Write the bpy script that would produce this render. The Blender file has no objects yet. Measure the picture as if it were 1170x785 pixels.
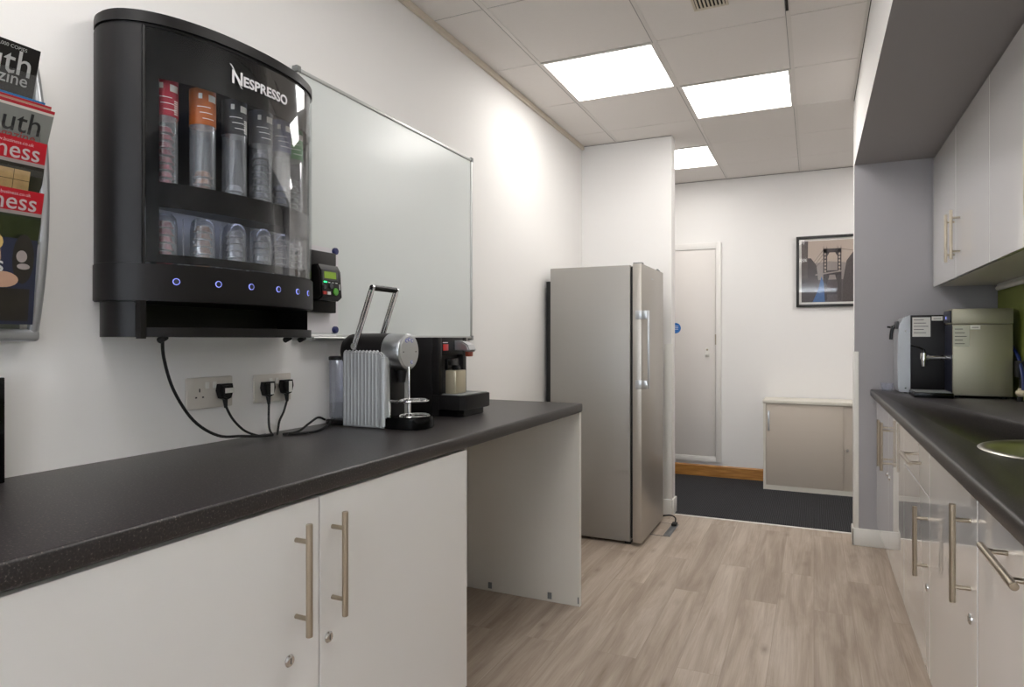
import bpy, bmesh, math, random
from mathutils import Vector, Matrix
random.seed(7)
S = bpy.context.scene
C = S.collection
PI = math.pi

# ---------------- camera, world, exposure, large lights ----------------
cam = bpy.data.cameras.new('camera'); co = bpy.data.objects.new('camera', cam); C.objects.link(co)
co.location = (0, 0, 1.2); co.rotation_euler = (PI/2, 0, math.radians(24.673))
cam.sensor_width = 36; cam.lens = 36*751/1170; cam.shift_y = -4.5/1170; cam.clip_start = 0.05
S.camera = co
w = bpy.data.worlds.new('world'); S.world = w; w.use_nodes = True
w.node_tree.nodes['Background'].inputs[0].default_value = (0.75, 0.85, 1.0, 1)
w.node_tree.nodes['Background'].inputs[1].default_value = 0.6
S.view_settings.view_transform = 'Standard'; S.view_settings.look = 'None'
S.view_settings.gamma = 1; S.view_settings.use_curve_mapping = False
S.view_settings.exposure = 0.84
PANEL_E = 6.0          # emission strength of ceiling light diffusers
CORR_E = 7.5
WINDOW_W = 150
al = bpy.data.lights.new('window_daylight', 'AREA'); al.shape = 'RECTANGLE'; al.size = 1.7; al.size_y = 1.25
al.energy = WINDOW_W; al.color = (0.80, 0.89, 1.0)
ao = bpy.data.objects.new('window_daylight', al); C.objects.link(ao)
ao.location = (-0.35, -2.40, 1.55); ao.rotation_euler = (PI/2, 0, PI)   # faces +y

# ---------------- colour / material helpers ----------------
def lin(c):
    c = c/255.0
    return c/12.92 if c <= 0.04045 else ((c+0.055)/1.055)**2.4
def rgb(r, g, b): return (lin(r), lin(g), lin(b), 1)
MATS = {}
def mat(name, c, rough=0.5, metal=0.0, coat=0.0, spec=0.5, bump=0.0, bscale=200, var=0.0, vscale=8, emit=None, es=0, aniso=0, coatr=0.03):
    m = bpy.data.materials.new(name); m.use_nodes = True
    nt = m.node_tree; b = nt.nodes['Principled BSDF']
    b.inputs['Base Color'].default_value = c; b.inputs['Roughness'].default_value = rough
    b.inputs['Metallic'].default_value = metal; b.inputs['Coat Weight'].default_value = coat
    b.inputs['Coat Roughness'].default_value = coatr
    b.inputs['Specular IOR Level'].default_value = spec
    if aniso: b.inputs['Anisotropic'].default_value = aniso
    tc = nt.nodes.new('ShaderNodeTexCoord')
    if var:
        n = nt.nodes.new('ShaderNodeTexNoise'); n.inputs['Scale'].default_value = vscale; n.inputs['Detail'].default_value = 4
        nt.links.new(tc.outputs['Object'], n.inputs['Vector'])
        mp = nt.nodes.new('ShaderNodeMapRange'); mp.inputs[3].default_value = 1-var; mp.inputs[4].default_value = 1+var
        nt.links.new(n.outputs['Fac'], mp.inputs[0])
        mx = nt.nodes.new('ShaderNodeVectorMath'); mx.operation = 'SCALE'; mx.inputs[0].default_value = c[:3]
        nt.links.new(mp.outputs[0], mx.inputs['Scale']); nt.links.new(mx.outputs[0], b.inputs['Base Color'])
    if bump:
        n = nt.nodes.new('ShaderNodeTexNoise'); n.inputs['Scale'].default_value = bscale; n.inputs['Detail'].default_value = 3
        nt.links.new(tc.outputs['Object'], n.inputs['Vector'])
        bp = nt.nodes.new('ShaderNodeBump'); bp.inputs['Strength'].default_value = bump; bp.inputs['Distance'].default_value = 0.002
        nt.links.new(n.outputs['Fac'], bp.inputs['Height']); nt.links.new(bp.outputs[0], b.inputs['Normal'])
    if emit:
        b.inputs['Emission Color'].default_value = emit; b.inputs['Emission Strength'].default_value = es
    MATS[name] = m
    return m
def M(n): return MATS[n]
mat('wall_paint', rgb(236, 234, 232), 0.75, bump=0.12, bscale=350, var=0.012, vscale=2)
mat('grey_paint', rgb(166, 164, 167), 0.8, bump=0.12, bscale=350, var=0.015, vscale=2)
mat('grey_paint_shaded', rgb(150, 147, 147), 0.8, bump=0.1, bscale=350)  # same grey as the recess wall, darkened in colour for the unlit soffit
mat('green_paint', rgb(134, 144, 66), 0.5, bump=0.1, bscale=300, var=0.04, vscale=3)
mat('trim_white', rgb(228, 226, 220), 0.4)
mat('cream_trim', rgb(214, 204, 188), 0.6)
mat('tile', rgb(232, 227, 223), 0.95, bump=0.25, bscale=500, var=0.02, vscale=60)
mat('tbar', rgb(222, 217, 212), 0.5)
mat('gap_and_shade', rgb(40, 38, 36), 0.9)
mat('gloss_white', rgb(226, 224, 223), 0.25, coat=1.0, spec=0.5, coatr=0.015)
mat('gloss_white_left', rgb(232, 231, 229), 0.4, coat=0.35, coatr=0.12)
mat('carcass', rgb(214, 211, 205), 0.5)
mat('panel_white', rgb(216, 211, 202), 0.45, var=0.03, vscale=4)
mat('edge_green', rgb(190, 205, 205), 0.3)
mat('rib_silver', rgb(166, 168, 169), 0.45, metal=0.45)
mat('steel', rgb(178, 167, 150), 0.28, metal=1.0)
mat('chrome', rgb(215, 215, 215), 0.08, metal=1.0)
mat('aluminium', rgb(190, 192, 194), 0.33, metal=1.0)
mat('silver_plastic', rgb(178, 180, 183), 0.35, metal=0.5)
mat('black_satin', rgb(17, 15, 16), 0.42, spec=0.28, bump=0.05, bscale=900)
mat('black_gloss', rgb(7, 7, 8), 0.14, spec=0.22)
mat('black_rubber', rgb(16, 16, 16), 0.6)
mat('recess_black', rgb(6, 6, 8), 0.5)
mat('frame_alu', rgb(196, 197, 196), 0.4, metal=0.7)
mat('grey_plastic', rgb(120, 122, 122), 0.5)
mat('whiteboard', rgb(222, 227, 226), 0.30, spec=0.45, coat=0.4, coatr=0.2)
mat('paper', rgb(226, 224, 228), 0.85)
mat('label_white', rgb(224, 222, 216), 0.6)
mat('label_steel', rgb(205, 205, 190), 0.6)
mat('ink', rgb(60, 60, 62), 0.7)
mat('ink_light', rgb(225, 225, 225), 0.6)
mat('logo_silver', rgb(205, 205, 208), 0.4, metal=0.2)
mat('blue_magnet', rgb(38, 44, 100), 0.35)
mat('socket_white', rgb(212, 205, 196), 0.35)
mat('door_paint', rgb(222, 217, 213), 0.45)
mat('frame_paint', rgb(228, 225, 221), 0.4)
mat('taupe_laminate', rgb(196, 185, 172), 0.5)
mat('cabinet_shell', rgb(216, 211, 200), 0.5)
mat('blue_sign', rgb(30, 105, 180), 0.4)
mat('screen_green', rgb(120, 150, 40), 0.4, emit=rgb(130, 165, 50), es=0.12)
mat('led_green', rgb(30, 200, 90), 0.4, emit=rgb(40, 255, 120), es=2)
mat('led_blue', rgb(120, 130, 220), 0.4, emit=rgb(150, 160, 255), es=0.5)
mat('led_strip', rgb(220, 225, 255), 0.4, emit=rgb(215, 222, 255), es=3)
mat('btn_glow_lavender', rgb(120, 126, 190), 0.4)  # matte colour standing in for the lit LED rings on the machine head
mat('btn_green', rgb(90, 165, 60), 0.4)
mat('btn_red', rgb(190, 40, 35), 0.4)
mat('btn_white', rgb(215, 215, 215), 0.4)
mat('btn_grey', rgb(70, 70, 74), 0.4)
mat('copper_tip', rgb(150, 70, 50), 0.35, metal=0.5)
mat('tray_champagne', rgb(200, 190, 165), 0.3, metal=0.6)
mat('picture_black', rgb(28, 26, 25), 0.35)
mat('blue_hose', rgb(20, 38, 96), 0.4)
mat('beige_plastic', rgb(205, 195, 170), 0.5)
mat('blue_plastic', rgb(60, 130, 190), 0.4)
mat('floor_metal', rgb(120, 122, 124), 0.45, metal=0.5)
mat('trunk_white', rgb(205, 205, 200), 0.5)
mat('diffuser', rgb(250, 248, 244), 0.5, emit=(1.0, 0.972, 0.935, 1), es=PANEL_E)
mat('black_blue', rgb(30, 33, 48), 0.3)
for k, c in dict(red=(158, 28, 52), orange=(170, 88, 34), black=(24, 26, 34), slate=(58, 60, 66), navy=(32, 46, 88), green=(52, 120, 66),
                 copper=(150, 98, 62), silver=(150, 150, 155), darkg=(70, 84, 74), gun=(84, 84, 92)).items():
    mat('cap_'+k, rgb(*c), 0.3, metal=0.45)
    mat('band_'+k, rgb(*c), 0.45)

def clear(name, fac=0.08, tint=(1, 1, 1, 1), rough=0.02, milky=0.0, top=0.35):
    m = bpy.data.materials.new(name); m.use_nodes = True; nt = m.node_tree; nt.nodes.clear()
    o = nt.nodes.new('ShaderNodeOutputMaterial'); t = nt.nodes.new('ShaderNodeBsdfTransparent'); t.inputs[0].default_value = tint
    g = nt.nodes.new('ShaderNodeBsdfGlossy'); g.inputs['Roughness'].default_value = rough
    fr = nt.nodes.new('ShaderNodeLayerWeight'); fr.inputs[0].default_value = 0.25
    mr = nt.nodes.new('ShaderNodeMapRange'); mr.inputs[3].default_value = fac; mr.inputs[4].default_value = top
    nt.links.new(fr.outputs['Fresnel'], mr.inputs[0])
    mx = nt.nodes.new('ShaderNodeMixShader'); nt.links.new(mr.outputs[0], mx.inputs[0])
    last = t
    if milky:
        d = nt.nodes.new('ShaderNodeBsdfDiffuse'); d.inputs[0].default_value = (0.8, 0.82, 0.86, 1)
        m2 = nt.nodes.new('ShaderNodeMixShader'); m2.inputs[0].default_value = milky
        nt.links.new(t.outputs[0], m2.inputs[1]); nt.links.new(d.outputs[0], m2.inputs[2]); last = m2
    nt.links.new(last.outputs[0], mx.inputs[1]); nt.links.new(g.outputs[0], mx.inputs[2]); nt.links.new(mx.outputs[0], o.inputs[0])
    MATS[name] = m
clear('glass_door', 0.003, (0.97, 0.98, 0.99, 1))
clear('tube_clear', 0.09, (0.93, 0.94, 0.96, 1), 0.08, milky=0.10)
clear('perspex', 0.05, (0.95, 0.96, 0.96, 1))
clear('tank_clear', 0.05, (0.93, 0.94, 0.98, 1), milky=0.07)
clear('picture_glass', 0.01)

def node_mat(name):
    m = bpy.data.materials.new(name); m.use_nodes = True; MATS[name] = m
    nt = m.node_tree
    return m, nt, nt.nodes['Principled BSDF'], nt.nodes.new, nt.links.new
def ramp(nt, stops):
    r = nt.nodes.new('ShaderNodeValToRGB'); e = r.color_ramp.elements
    while len(e) < len(stops): e.new(0.5)
    for i, (p, c) in enumerate(stops): e[i].position = p; e[i].color = c
    return r
# wood vinyl planks along y
m, nt, b, N, L = node_mat('vinyl_wood')
tc = N('ShaderNodeTexCoord'); sep = N('ShaderNodeSeparateXYZ'); L(tc.outputs['Object'], sep.inputs[0])
cb = N('ShaderNodeCombineXYZ'); L(sep.outputs['Y'], cb.inputs[0]); L(sep.outputs['X'], cb.inputs[1])
br = N('ShaderNodeTexBrick'); L(cb.outputs[0], br.inputs['Vector'])
br.inputs['Scale'].default_value = 1; br.inputs['Brick Width'].default_value = 1.22; br.inputs['Row Height'].default_value = 0.152
br.inputs['Mortar Size'].default_value = 0.0012; br.inputs['Mortar Smooth'].default_value = 0.2; br.inputs['Bias'].default_value = 0
br.inputs['Color1'].default_value = (0, 0, 0, 1); br.inputs['Color2'].default_value = (1, 1, 1, 1); br.inputs['Mortar'].default_value = (0.5, 0.5, 0.5, 1)
br.offset = 0.37; br.offset_frequency = 2
sc = N('ShaderNodeVectorMath'); sc.operation = 'MULTIPLY'; sc.inputs[1].default_value = (15, 1.3, 1); L(tc.outputs['Object'], sc.inputs[0])
of = N('ShaderNodeVectorMath'); of.operation = 'SCALE'; of.inputs['Scale'].default_value = 37; L(br.outputs['Color'], of.inputs[0])
ad = N('ShaderNodeVectorMath'); ad.operation = 'ADD'; L(sc.outputs[0], ad.inputs[0]); L(of.outputs[0], ad.inputs[1])
n1 = N('ShaderNodeTexNoise'); n1.inputs['Scale'].default_value = 1.1; n1.inputs['Detail'].default_value = 7; n1.inputs['Roughness'].default_value = 0.62; n1.inputs['Distortion'].default_value = 0.6
L(ad.outputs[0], n1.inputs['Vector'])
sc2 = N('ShaderNodeVectorMath'); sc2.operation = 'MULTIPLY'; sc2.inputs[1].default_value = (5, 1, 1); L(ad.outputs[0], sc2.inputs[0])
n2 = N('ShaderNodeTexNoise'); n2.inputs['Scale'].default_value = 3; n2.inputs['Detail'].default_value = 4; L(sc2.outputs[0], n2.inputs['Vector'])
vsc = N('ShaderNodeVectorMath'); vsc.operation = 'MULTIPLY'; vsc.inputs[1].default_value = (9, 3.4, 1); L(tc.outputs['Object'], vsc.inputs[0])
vn = N('ShaderNodeTexVoronoi'); vn.inputs['Scale'].default_value = 1.0; L(vsc.outputs[0], vn.inputs['Vector'])
kn = ramp(nt, [(0.0, (1, 1, 1, 1)), (0.10, (0.35, 0.35, 0.35, 1)), (0.22, (0, 0, 0, 1))]); L(vn.outputs['Distance'], kn.inputs[0])
r1 = ramp(nt, [(0.28, rgb(156, 140, 124)), (0.48, rgb(180, 165, 150)), (0.66, rgb(198, 185, 171))]); L(n1.outputs['Fac'], r1.inputs[0])
mx1 = N('ShaderNodeMix'); mx1.data_type = 'RGBA'; mx1.blend_type = 'MULTIPLY'; mx1.inputs['Factor'].default_value = 0.25
r2 = ramp(nt, [(0.35, (0.6, 0.57, 0.54, 1)), (0.6, (1, 1, 1, 1))]); L(n2.outputs['Fac'], r2.inputs[0])
L(r1.outputs[0], mx1.inputs['A']); L(r2.outputs[0], mx1.inputs['B'])
bm_ = N('ShaderNodeMix'); bm_.data_type = 'RGBA'; bm_.blend_type = 'MULTIPLY'; bm_.inputs['Factor'].default_value = 1
r3 = ramp(nt, [(0, (0.80, 0.78, 0.765, 1)), (1, (1.0, 1.0, 1.0, 1))]); L(br.outputs['Color'], r3.inputs[0])
L(mx1.outputs['Result'], bm_.inputs['A']); L(r3.outputs[0], bm_.inputs['B'])
km = N('ShaderNodeMix'); km.data_type = 'RGBA'; L(bm_.outputs['Result'], km.inputs['A']); km.inputs['B'].default_value = rgb(116, 98, 82)
kf = N('ShaderNodeMath'); kf.operation = 'MULTIPLY'; L(kn.outputs[0], kf.inputs[0])
kg = N('ShaderNodeMath'); kg.operation = 'GREATER_THAN'; kg.inputs[1].default_value = 0.35
ks = N('ShaderNodeSeparateColor'); L(vn.outputs['Color'], ks.inputs[0]); L(ks.outputs[0], kg.inputs[0])
kh = N('ShaderNodeMath'); kh.operation = 'MULTIPLY'; kh.inputs[1].default_value = 0.7; L(kg.outputs[0], kh.inputs[0]); L(kh.outputs[0], kf.inputs[1])
L(kf.outputs[0], km.inputs['Factor'])
mm = N('ShaderNodeMix'); mm.data_type = 'RGBA'; mf = N('ShaderNodeMath'); mf.operation = 'MULTIPLY'; mf.inputs[1].default_value = 0.35
L(br.outputs['Fac'], mf.inputs[0]); L(mf.outputs[0], mm.inputs['Factor']); L(km.outputs['Result'], mm.inputs['A']); mm.inputs['B'].default_value = rgb(120, 105, 90)
L(mm.outputs['Result'], b.inputs['Base Color']); b.inputs['Roughness'].default_value = 0.45; b.inputs['Specular IOR Level'].default_value = 0.35
bp = N('ShaderNodeBump'); bp.inputs['Strength'].default_value = 0.12; bp.inputs['Distance'].default_value = 0.002; L(n2.outputs['Fac'], bp.inputs['Height']); L(bp.outputs[0], b.inputs['Normal'])
# speckled charcoal worktop
m, nt, b, N, L = node_mat('worktop_charcoal')
tc = N('ShaderNodeTexCoord')
n1 = N('ShaderNodeTexNoise'); n1.inputs['Scale'].default_value = 260; n1.inputs['Detail'].default_value = 2; L(tc.outputs['Object'], n1.inputs['Vector'])
r1 = ramp(nt, [(0.42, rgb(35, 32, 33)), (0.62, rgb(50, 46, 46)), (0.72, rgb(104, 96, 90))]); L(n1.outputs['Fac'], r1.inputs[0])
L(r1.outputs[0], b.inputs['Base Color']); b.inputs['Roughness'].default_value = 0.36; b.inputs['Specular IOR Level'].default_value = 0.5
bp = N('ShaderNodeBump'); bp.inputs['Strength'].default_value = 0.15; bp.inputs['Distance'].default_value = 0.001; L(n1.outputs['Fac'], bp.inputs['Height']); L(bp.outputs[0], b.inputs['Normal'])
# carpet
m, nt, b, N, L = node_mat('carpet')
tc = N('ShaderNodeTexCoord')
mp = N('ShaderNodeVectorMath'); mp.operation = 'MULTIPLY'; mp.inputs[1].default_value = (1, 0.25, 1); L(tc.outputs['Object'], mp.inputs[0])
wv = N('ShaderNodeTexWave'); wv.inputs['Scale'].default_value = 26; wv.inputs['Distortion'].default_value = 1.2; wv.bands_direction = 'X'; L(mp.outputs[0], wv.inputs['Vector'])
n1 = N('ShaderNodeTexNoise'); n1.inputs['Scale'].default_value = 220; L(tc.outputs['Object'], n1.inputs['Vector'])
mu = N('ShaderNodeMath'); mu.operation = 'MULTIPLY'; L(wv.outputs['Fac'], mu.inputs[0]); L(n1.outputs['Fac'], mu.inputs[1])
r1 = ramp(nt, [(0.1, rgb(26, 26, 29)), (0.6, rgb(62, 62, 66))]); L(mu.outputs[0], r1.inputs[0])
L(r1.outputs[0], b.inputs['Base Color']); b.inputs['Roughness'].default_value = 1
bp = N('ShaderNodeBump'); bp.inputs['Distance'].default_value = 0.004; L(mu.outputs[0], bp.inputs['Height']); L(bp.outputs[0], b.inputs['Normal'])
# oak skirting
m, nt, b, N, L = node_mat('oak')
tc = N('ShaderNodeTexCoord'); mp = N('ShaderNodeVectorMath'); mp.operation = 'MULTIPLY'; mp.inputs[1].default_value = (3, 3, 40); L(tc.outputs['Object'], mp.inputs[0])
n1 = N('ShaderNodeTexNoise'); n1.inputs['Scale'].default_value = 2; n1.inputs['Detail'].default_value = 5; L(mp.outputs[0], n1.inputs['Vector'])
r1 = ramp(nt, [(0.3, rgb(150, 98, 40)), (0.7, rgb(196, 142, 74))]); L(n1.outputs['Fac'], r1.inputs[0]); L(r1.outputs[0], b.inputs['Base Color']); b.inputs['Roughness'].default_value = 0.4
# brushed metals (grain direction by stretch)
def brushed(name, c, scale, rough, amt=0.10, metal=1.0):
    m, nt, b, N, L = node_mat(name)
    tc = N('ShaderNodeTexCoord'); mp = N('ShaderNodeVectorMath'); mp.operation = 'MULTIPLY'; mp.inputs[1].default_value = scale; L(tc.outputs['Object'], mp.inputs[0])
    n1 = N('ShaderNodeTexNoise'); n1.inputs['Scale'].default_value = 8; n1.inputs['Detail'].default_value = 4; L(mp.outputs[0], n1.inputs['Vector'])
    mr = N('ShaderNodeMapRange'); mr.inputs[3].default_value = 1-amt; mr.inputs[4].default_value = 1+amt; L(n1.outputs['Fac'], mr.inputs[0])
    mx = N('ShaderNodeVectorMath'); mx.operation = 'SCALE'; mx.inputs[0].default_value = c[:3]; L(mr.outputs[0], mx.inputs['Scale'])
    L(mx.outputs[0], b.inputs['Base Color']); b.inputs['Metallic'].default_value = metal
    mr2 = N('ShaderNodeMapRange'); mr2.inputs[3].default_value = rough*0.85; mr2.inputs[4].default_value = rough*1.15; L(n1.outputs['Fac'], mr2.inputs[0]); L(mr2.outputs[0], b.inputs['Roughness'])
brushed('fridge_side', rgb(158, 155, 150), (1, 1, 60), 0.42, 0.03, 0.35)
brushed('fridge_steel', rgb(182, 177, 170), (30, 1, 1), 0.38, 0.04, 0.75)
brushed('boiler_steel', rgb(164, 160, 142), (60, 60, 1), 0.46, 0.04, 0.85)
brushed('sink_steel', rgb(186, 184, 174), (20, 20, 20), 0.34, 0.04)

# ---------------- mesh builder ----------------
class MB:
    def __init__(s): s.bm = bmesh.new()
    def _merge(s, t, mi=0, xf=None):
        if xf is not None: bmesh.ops.transform(t, matrix=xf, verts=t.verts)
        for f in t.faces: f.material_index = mi
        me = bpy.data.meshes.new('tmp'); t.to_mesh(me); t.free()
        s.bm.from_mesh(me); bpy.data.meshes.remove(me)
        return s
    def box(s, x0, x1, y0, y1, z0, z1, bev=0, seg=2, mi=0, xf=None):
        t = bmesh.new(); bmesh.ops.create_cube(t, size=1)
        for v in t.verts: v.co = Vector(((x0+x1)/2+v.co.x*(x1-x0), (y0+y1)/2+v.co.y*(y1-y0), (z0+z1)/2+v.co.z*(z1-z0)))
        if bev: bmesh.ops.bevel(t, geom=t.edges[:], offset=min(bev, 0.49*min(abs(x1-x0), abs(y1-y0), abs(z1-z0))), segments=seg, affect='EDGES', profile=0.5)
        return s._merge(t, mi, xf)
    def cyl(s, p0, p1, r, r2=None, n=24, mi=0, bev=0, cap=True):
        p0 = Vector(p0); p1 = Vector(p1); d = p1-p0; t = bmesh.new()
        bmesh.ops.create_cone(t, cap_ends=cap, segments=n, radius1=r, radius2=r if r2 is None else r2, depth=d.length)
        if bev and cap:
            es = [e for e in t.edges if len(e.link_faces) == 2 and any(len(f.verts) > 4 for f in e.link_faces)]
            bmesh.ops.bevel(t, geom=es, offset=bev, segments=2, affect='EDGES')
        q = Vector((0, 0, 1)).rotation_difference(d.normalized()).to_matrix().to_4x4()
        return s._merge(t, mi, Matrix.Translation((p0+p1)/2) @ q)
    def tube(s, pts, r, n=10, mi=0, smooth=6, closed=False):
        pts = [Vector(p) for p in pts]
        if smooth and len(pts) > 2: pts = crom(pts, smooth, closed)
        t = bmesh.new(); rings = []; m_ = len(pts); up = None
        for i, p in enumerate(pts):
            if closed: d = (pts[(i+1) % m_]-pts[i-1]).normalized()
            else: d = (pts[min(i+1, m_-1)]-pts[max(i-1, 0)]).normalized()
            if up is None: up = d.orthogonal().normalized()
            up = (up-d*up.dot(d)).normalized(); sd = d.cross(up)
            rings.append([t.verts.new(p+(up*math.cos(2*PI*k/n)+sd*math.sin(2*PI*k/n))*r) for k in range(n)])
        for i in range(m_ if closed else m_-1):
            a, b_ = rings[i], rings[(i+1) % m_]
            for k in range(n): t.faces.new((a[k], a[(k+1) % n], b_[(k+1) % n], b_[k]))
        if not closed: t.faces.new(rings[0][::-1]); t.faces.new(rings[-1])
        bmesh.ops.recalc_face_normals(t, faces=t.faces)
        return s._merge(t, mi)
    def prism(s, poly, lo, hi, axis='z', bev=0, mi=0, seg=2):
        """poly in the plane: z->(x,y); y->(x,z); x->(y,z)"""
        t = bmesh.new()
        def P(a, b, c): return {'z': (a, b, c), 'y': (a, c, b), 'x': (c, a, b)}[axis]
        A = [t.verts.new(P(a, b, lo)) for a, b in poly]; B = [t.verts.new(P(a, b, hi)) for a, b in poly]
        fa = t.faces.new(A); fb = t.faces.new(B[::-1]); n = len(poly)
        for i in range(n): t.faces.new((A[i], B[i], B[(i+1) % n], A[(i+1) % n]))
        bmesh.ops.recalc_face_normals(t, faces=t.faces)
        if bev:
            bmesh.ops.bevel(t, geom=list(set(fa.edges[:]+fb.edges[:])), offset=bev, segments=seg, affect='EDGES')
        return s._merge(t, mi)
    def lathe(s, prof, c, n=32, mi=0, axis='z'):
        """prof: (r,h) list revolved about axis through c"""
        t = bmesh.new(); R = []
        for r, h in prof:
            ring = []
            for k in range(n):
                a_ = 2*PI*k/n; u, v = r*math.cos(a_), r*math.sin(a_)
                ring.append(t.verts.new({'z': (u, v, h), 'x': (h, u, v), 'y': (v, h, u)}[axis]))
            R.append(ring)
        for i in range(len(R)-1):
            for k in range(n): t.faces.new((R[i][k], R[i][(k+1) % n], R[i+1][(k+1) % n], R[i+1][k]))
        for ring, fl in ((R[0], 0), (R[-1], 1)): t.faces.new(ring if fl else ring[::-1])
        bmesh.ops.remove_doubles(t, verts=t.verts, dist=1e-6)
        bmesh.ops.recalc_face_normals(t, faces=t.faces)
        return s._merge(t, mi, Matrix.Translation(c))
    def strip(s, plan, z0, z1, th, mi=0):
        """curved vertical sheet along plan points (outer), thickness th inward (-x mostly)"""
        n = len(plan); inn = []
        for i in range(n):
            a_ = Vector(plan[max(i-1, 0)]); b_ = Vector(plan[min(i+1, n-1)]); d = (b_-a_).normalized()
            inn.append((plan[i][0]-d.y*th, plan[i][1]+d.x*th))
        t = bmesh.new()
        q = [[t.verts.new((p[0], p[1], z)) for p in L_] for L_ in (plan, inn) for z in (z0, z1)]
        o0, o1, i0, i1 = q
        for i in range(n-1):
            t.faces.new((o0[i], o0[i+1], o1[i+1], o1[i])); t.faces.new((i0[i], i1[i], i1[i+1], i0[i+1]))
            t.faces.new((o1[i], o1[i+1], i1[i+1], i1[i])); t.faces.new((o0[i], i0[i], i0[i+1], o0[i+1]))
        t.faces.new((o0[0], o1[0], i1[0], i0[0])); t.faces.new((o0[-1], i0[-1], i1[-1], o1[-1]))
        bmesh.ops.recalc_face_normals(t, faces=t.faces)
        return s._merge(t, mi)
    def poly(s, pts, mi=0):
        t = bmesh.new(); t.faces.new([t.verts.new(p) for p in pts]); return s._merge(t, mi)
    def mesh(s, me, xf=None, fn=None, mi=0):
        t = bmesh.new(); t.from_mesh(me)
        if fn:
            for v in t.verts: v.co = fn(v.co)
        return s._merge(t, mi, xf)
    def build(s, name, mats, parent=None, ang=35, origin=None):
        if isinstance(mats, str): mats = [mats]
        off = wloc(parent) if parent else Vector(origin or (0, 0, 0))
        for v in s.bm.verts: v.co -= off
        me = bpy.data.meshes.new(name); s.bm.to_mesh(me); s.bm.free()
        for m_ in mats: me.materials.append(M(m_))
        me.shade_smooth(); me.set_sharp_from_angle(angle=math.radians(ang))
        o = bpy.data.objects.new(name, me); C.objects.link(o)
        if parent: o.parent = parent
        else: o.location = off
        return o
def wloc(o):
    v = Vector((0, 0, 0))
    while o: v += o.location; o = o.parent
    return v
def crom(P, k, closed=False):
    out = []; n = len(P)
    for i in range(n if closed else n-1):
        if closed: p0, p1, p2, p3 = P[i-1], P[i], P[(i+1) % n], P[(i+2) % n]
        else: p0, p1, p2, p3 = P[max(i-1, 0)], P[i], P[i+1], P[min(i+2, n-1)]
        for j in range(k):
            t = j/k
            out.append(0.5*((2*p1)+(p2-p0)*t+(2*p0-5*p1+4*p2-p3)*t*t+(3*p1-p0-3*p2+p3)*t**3))
    if not closed: out.append(P[-1])
    return out
def thing(name, loc, label, cat, group=None):
    o = bpy.data.objects.new(name, None); C.objects.link(o); o.location = loc; o.empty_display_size = 0.05
    return tag(o, label, cat, group)
def tag(o, label, cat, group=None, kind=None):
    o['label'] = label; o['category'] = cat
    if group: o['group'] = group
    if kind: o['kind'] = kind
    return o
def struct(o): o['kind'] = 'structure'; return o
def text_mesh(txt, size, sx=1.0, bold=0.0, ext=0.0006, align='LEFT'):
    cu = bpy.data.curves.new('txt', 'FONT'); cu.body = txt; cu.size = size; cu.extrude = ext; cu.offset = bold; cu.align_x = align; cu.resolution_u = 3
    o = bpy.data.objects.new('txt', cu); C.objects.link(o)
    bpy.context.view_layer.update()
    me = bpy.data.meshes.new_from_object(o.evaluated_get(bpy.context.evaluated_depsgraph_get()))
    bpy.data.objects.remove(o); bpy.data.curves.remove(cu)
    for v in me.vertices: v.co.x *= sx
    return me
# text planes: onX: reads along +y on a surface facing +x ; onNY: reads along +x on a surface facing -y
def frame_x(o, lean=0.0):
    ca, sa = math.cos(lean), math.sin(lean)     # lean: top tilts to +x
    return Matrix(((0, sa, ca, o[0]), (1, 0, 0, o[1]), (0, ca, -sa, o[2]), (0, 0, 0, 1)))
def frame_ny(o): return Matrix(((1, 0, 0, o[0]), (0, 0, -1, o[1]), (0, 1, 0, o[2]), (0, 0, 0, 1)))

# ---------------- dimensions ----------------
WL, WR, YB, YN, YF, H = -1.53, 0.905, -2.5, 4.545, 5.97, 2.6
TXL, TXR = -0.95, 0.297      # worktop front edges
WT0, WT1 = 0.873, 0.912

# ---------------- structure ----------------
struct(MB().box(WL-0.1, 1.6, YB, 4.566, -0.05, 0).build('floor', 'vinyl_wood'))
struct(MB().box(-2.2, 1.6, 4.566, YF, -0.05, 0.0).build('floor_corridor', 'carpet'))
struct(MB().box(-0.87, 0.215, 4.555, 4.578, 0.0005, 0.004, bev=0.001).build('trim_1', 'trim_white'))
struct(MB().box(WL-0.1, WL, YB, YN, 0, 2.75).build('wall_left', 'wall_paint'))
b_ = MB(); b_.box(-2.2, -0.886, YN, YN+0.12, 0, 2.75, bev=0.0)
struct(b_.build('wall_partition', 'wall_paint'))
struct(MB().box(-2.2, 1.6, YF, YF+0.1, 0, 2.75).build('wall_far', 'wall_paint'))
struct(MB().box(-2.3, -2.2, YN+0.12, YF, 0, 2.75).build('wall_corridor_left', 'wall_paint'))
struct(MB().box(1.6, 1.7, 4.43, YF, 0, 2.75).build('wall_corridor_right', 'wall_paint'))
# right nib: near face grey, end face white
b_ = MB(); b_.box(0.215, 1.6, 4.33, 4.43, 0, 2.75)
for f in b_.bm.faces:
    if f.normal.y < -0.5: f.material_index = 1
struct(b_.build('wall_recess_end', ['wall_paint', 'grey_paint']))
struct(MB().box(WR, WR+0.1, YB, 4.33, 0, 2.75).build('wall_right', 'wall_paint'))
struct(MB().box(WR-0.0008, WR, 0.45, 4.33, 0.913, 1.6).build('trim_7', 'green_paint'))
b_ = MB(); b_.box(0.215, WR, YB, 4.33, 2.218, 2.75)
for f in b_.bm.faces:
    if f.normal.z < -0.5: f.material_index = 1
struct(b_.build('wall_bulkhead', ['wall_paint', 'grey_paint_shaded']))
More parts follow.
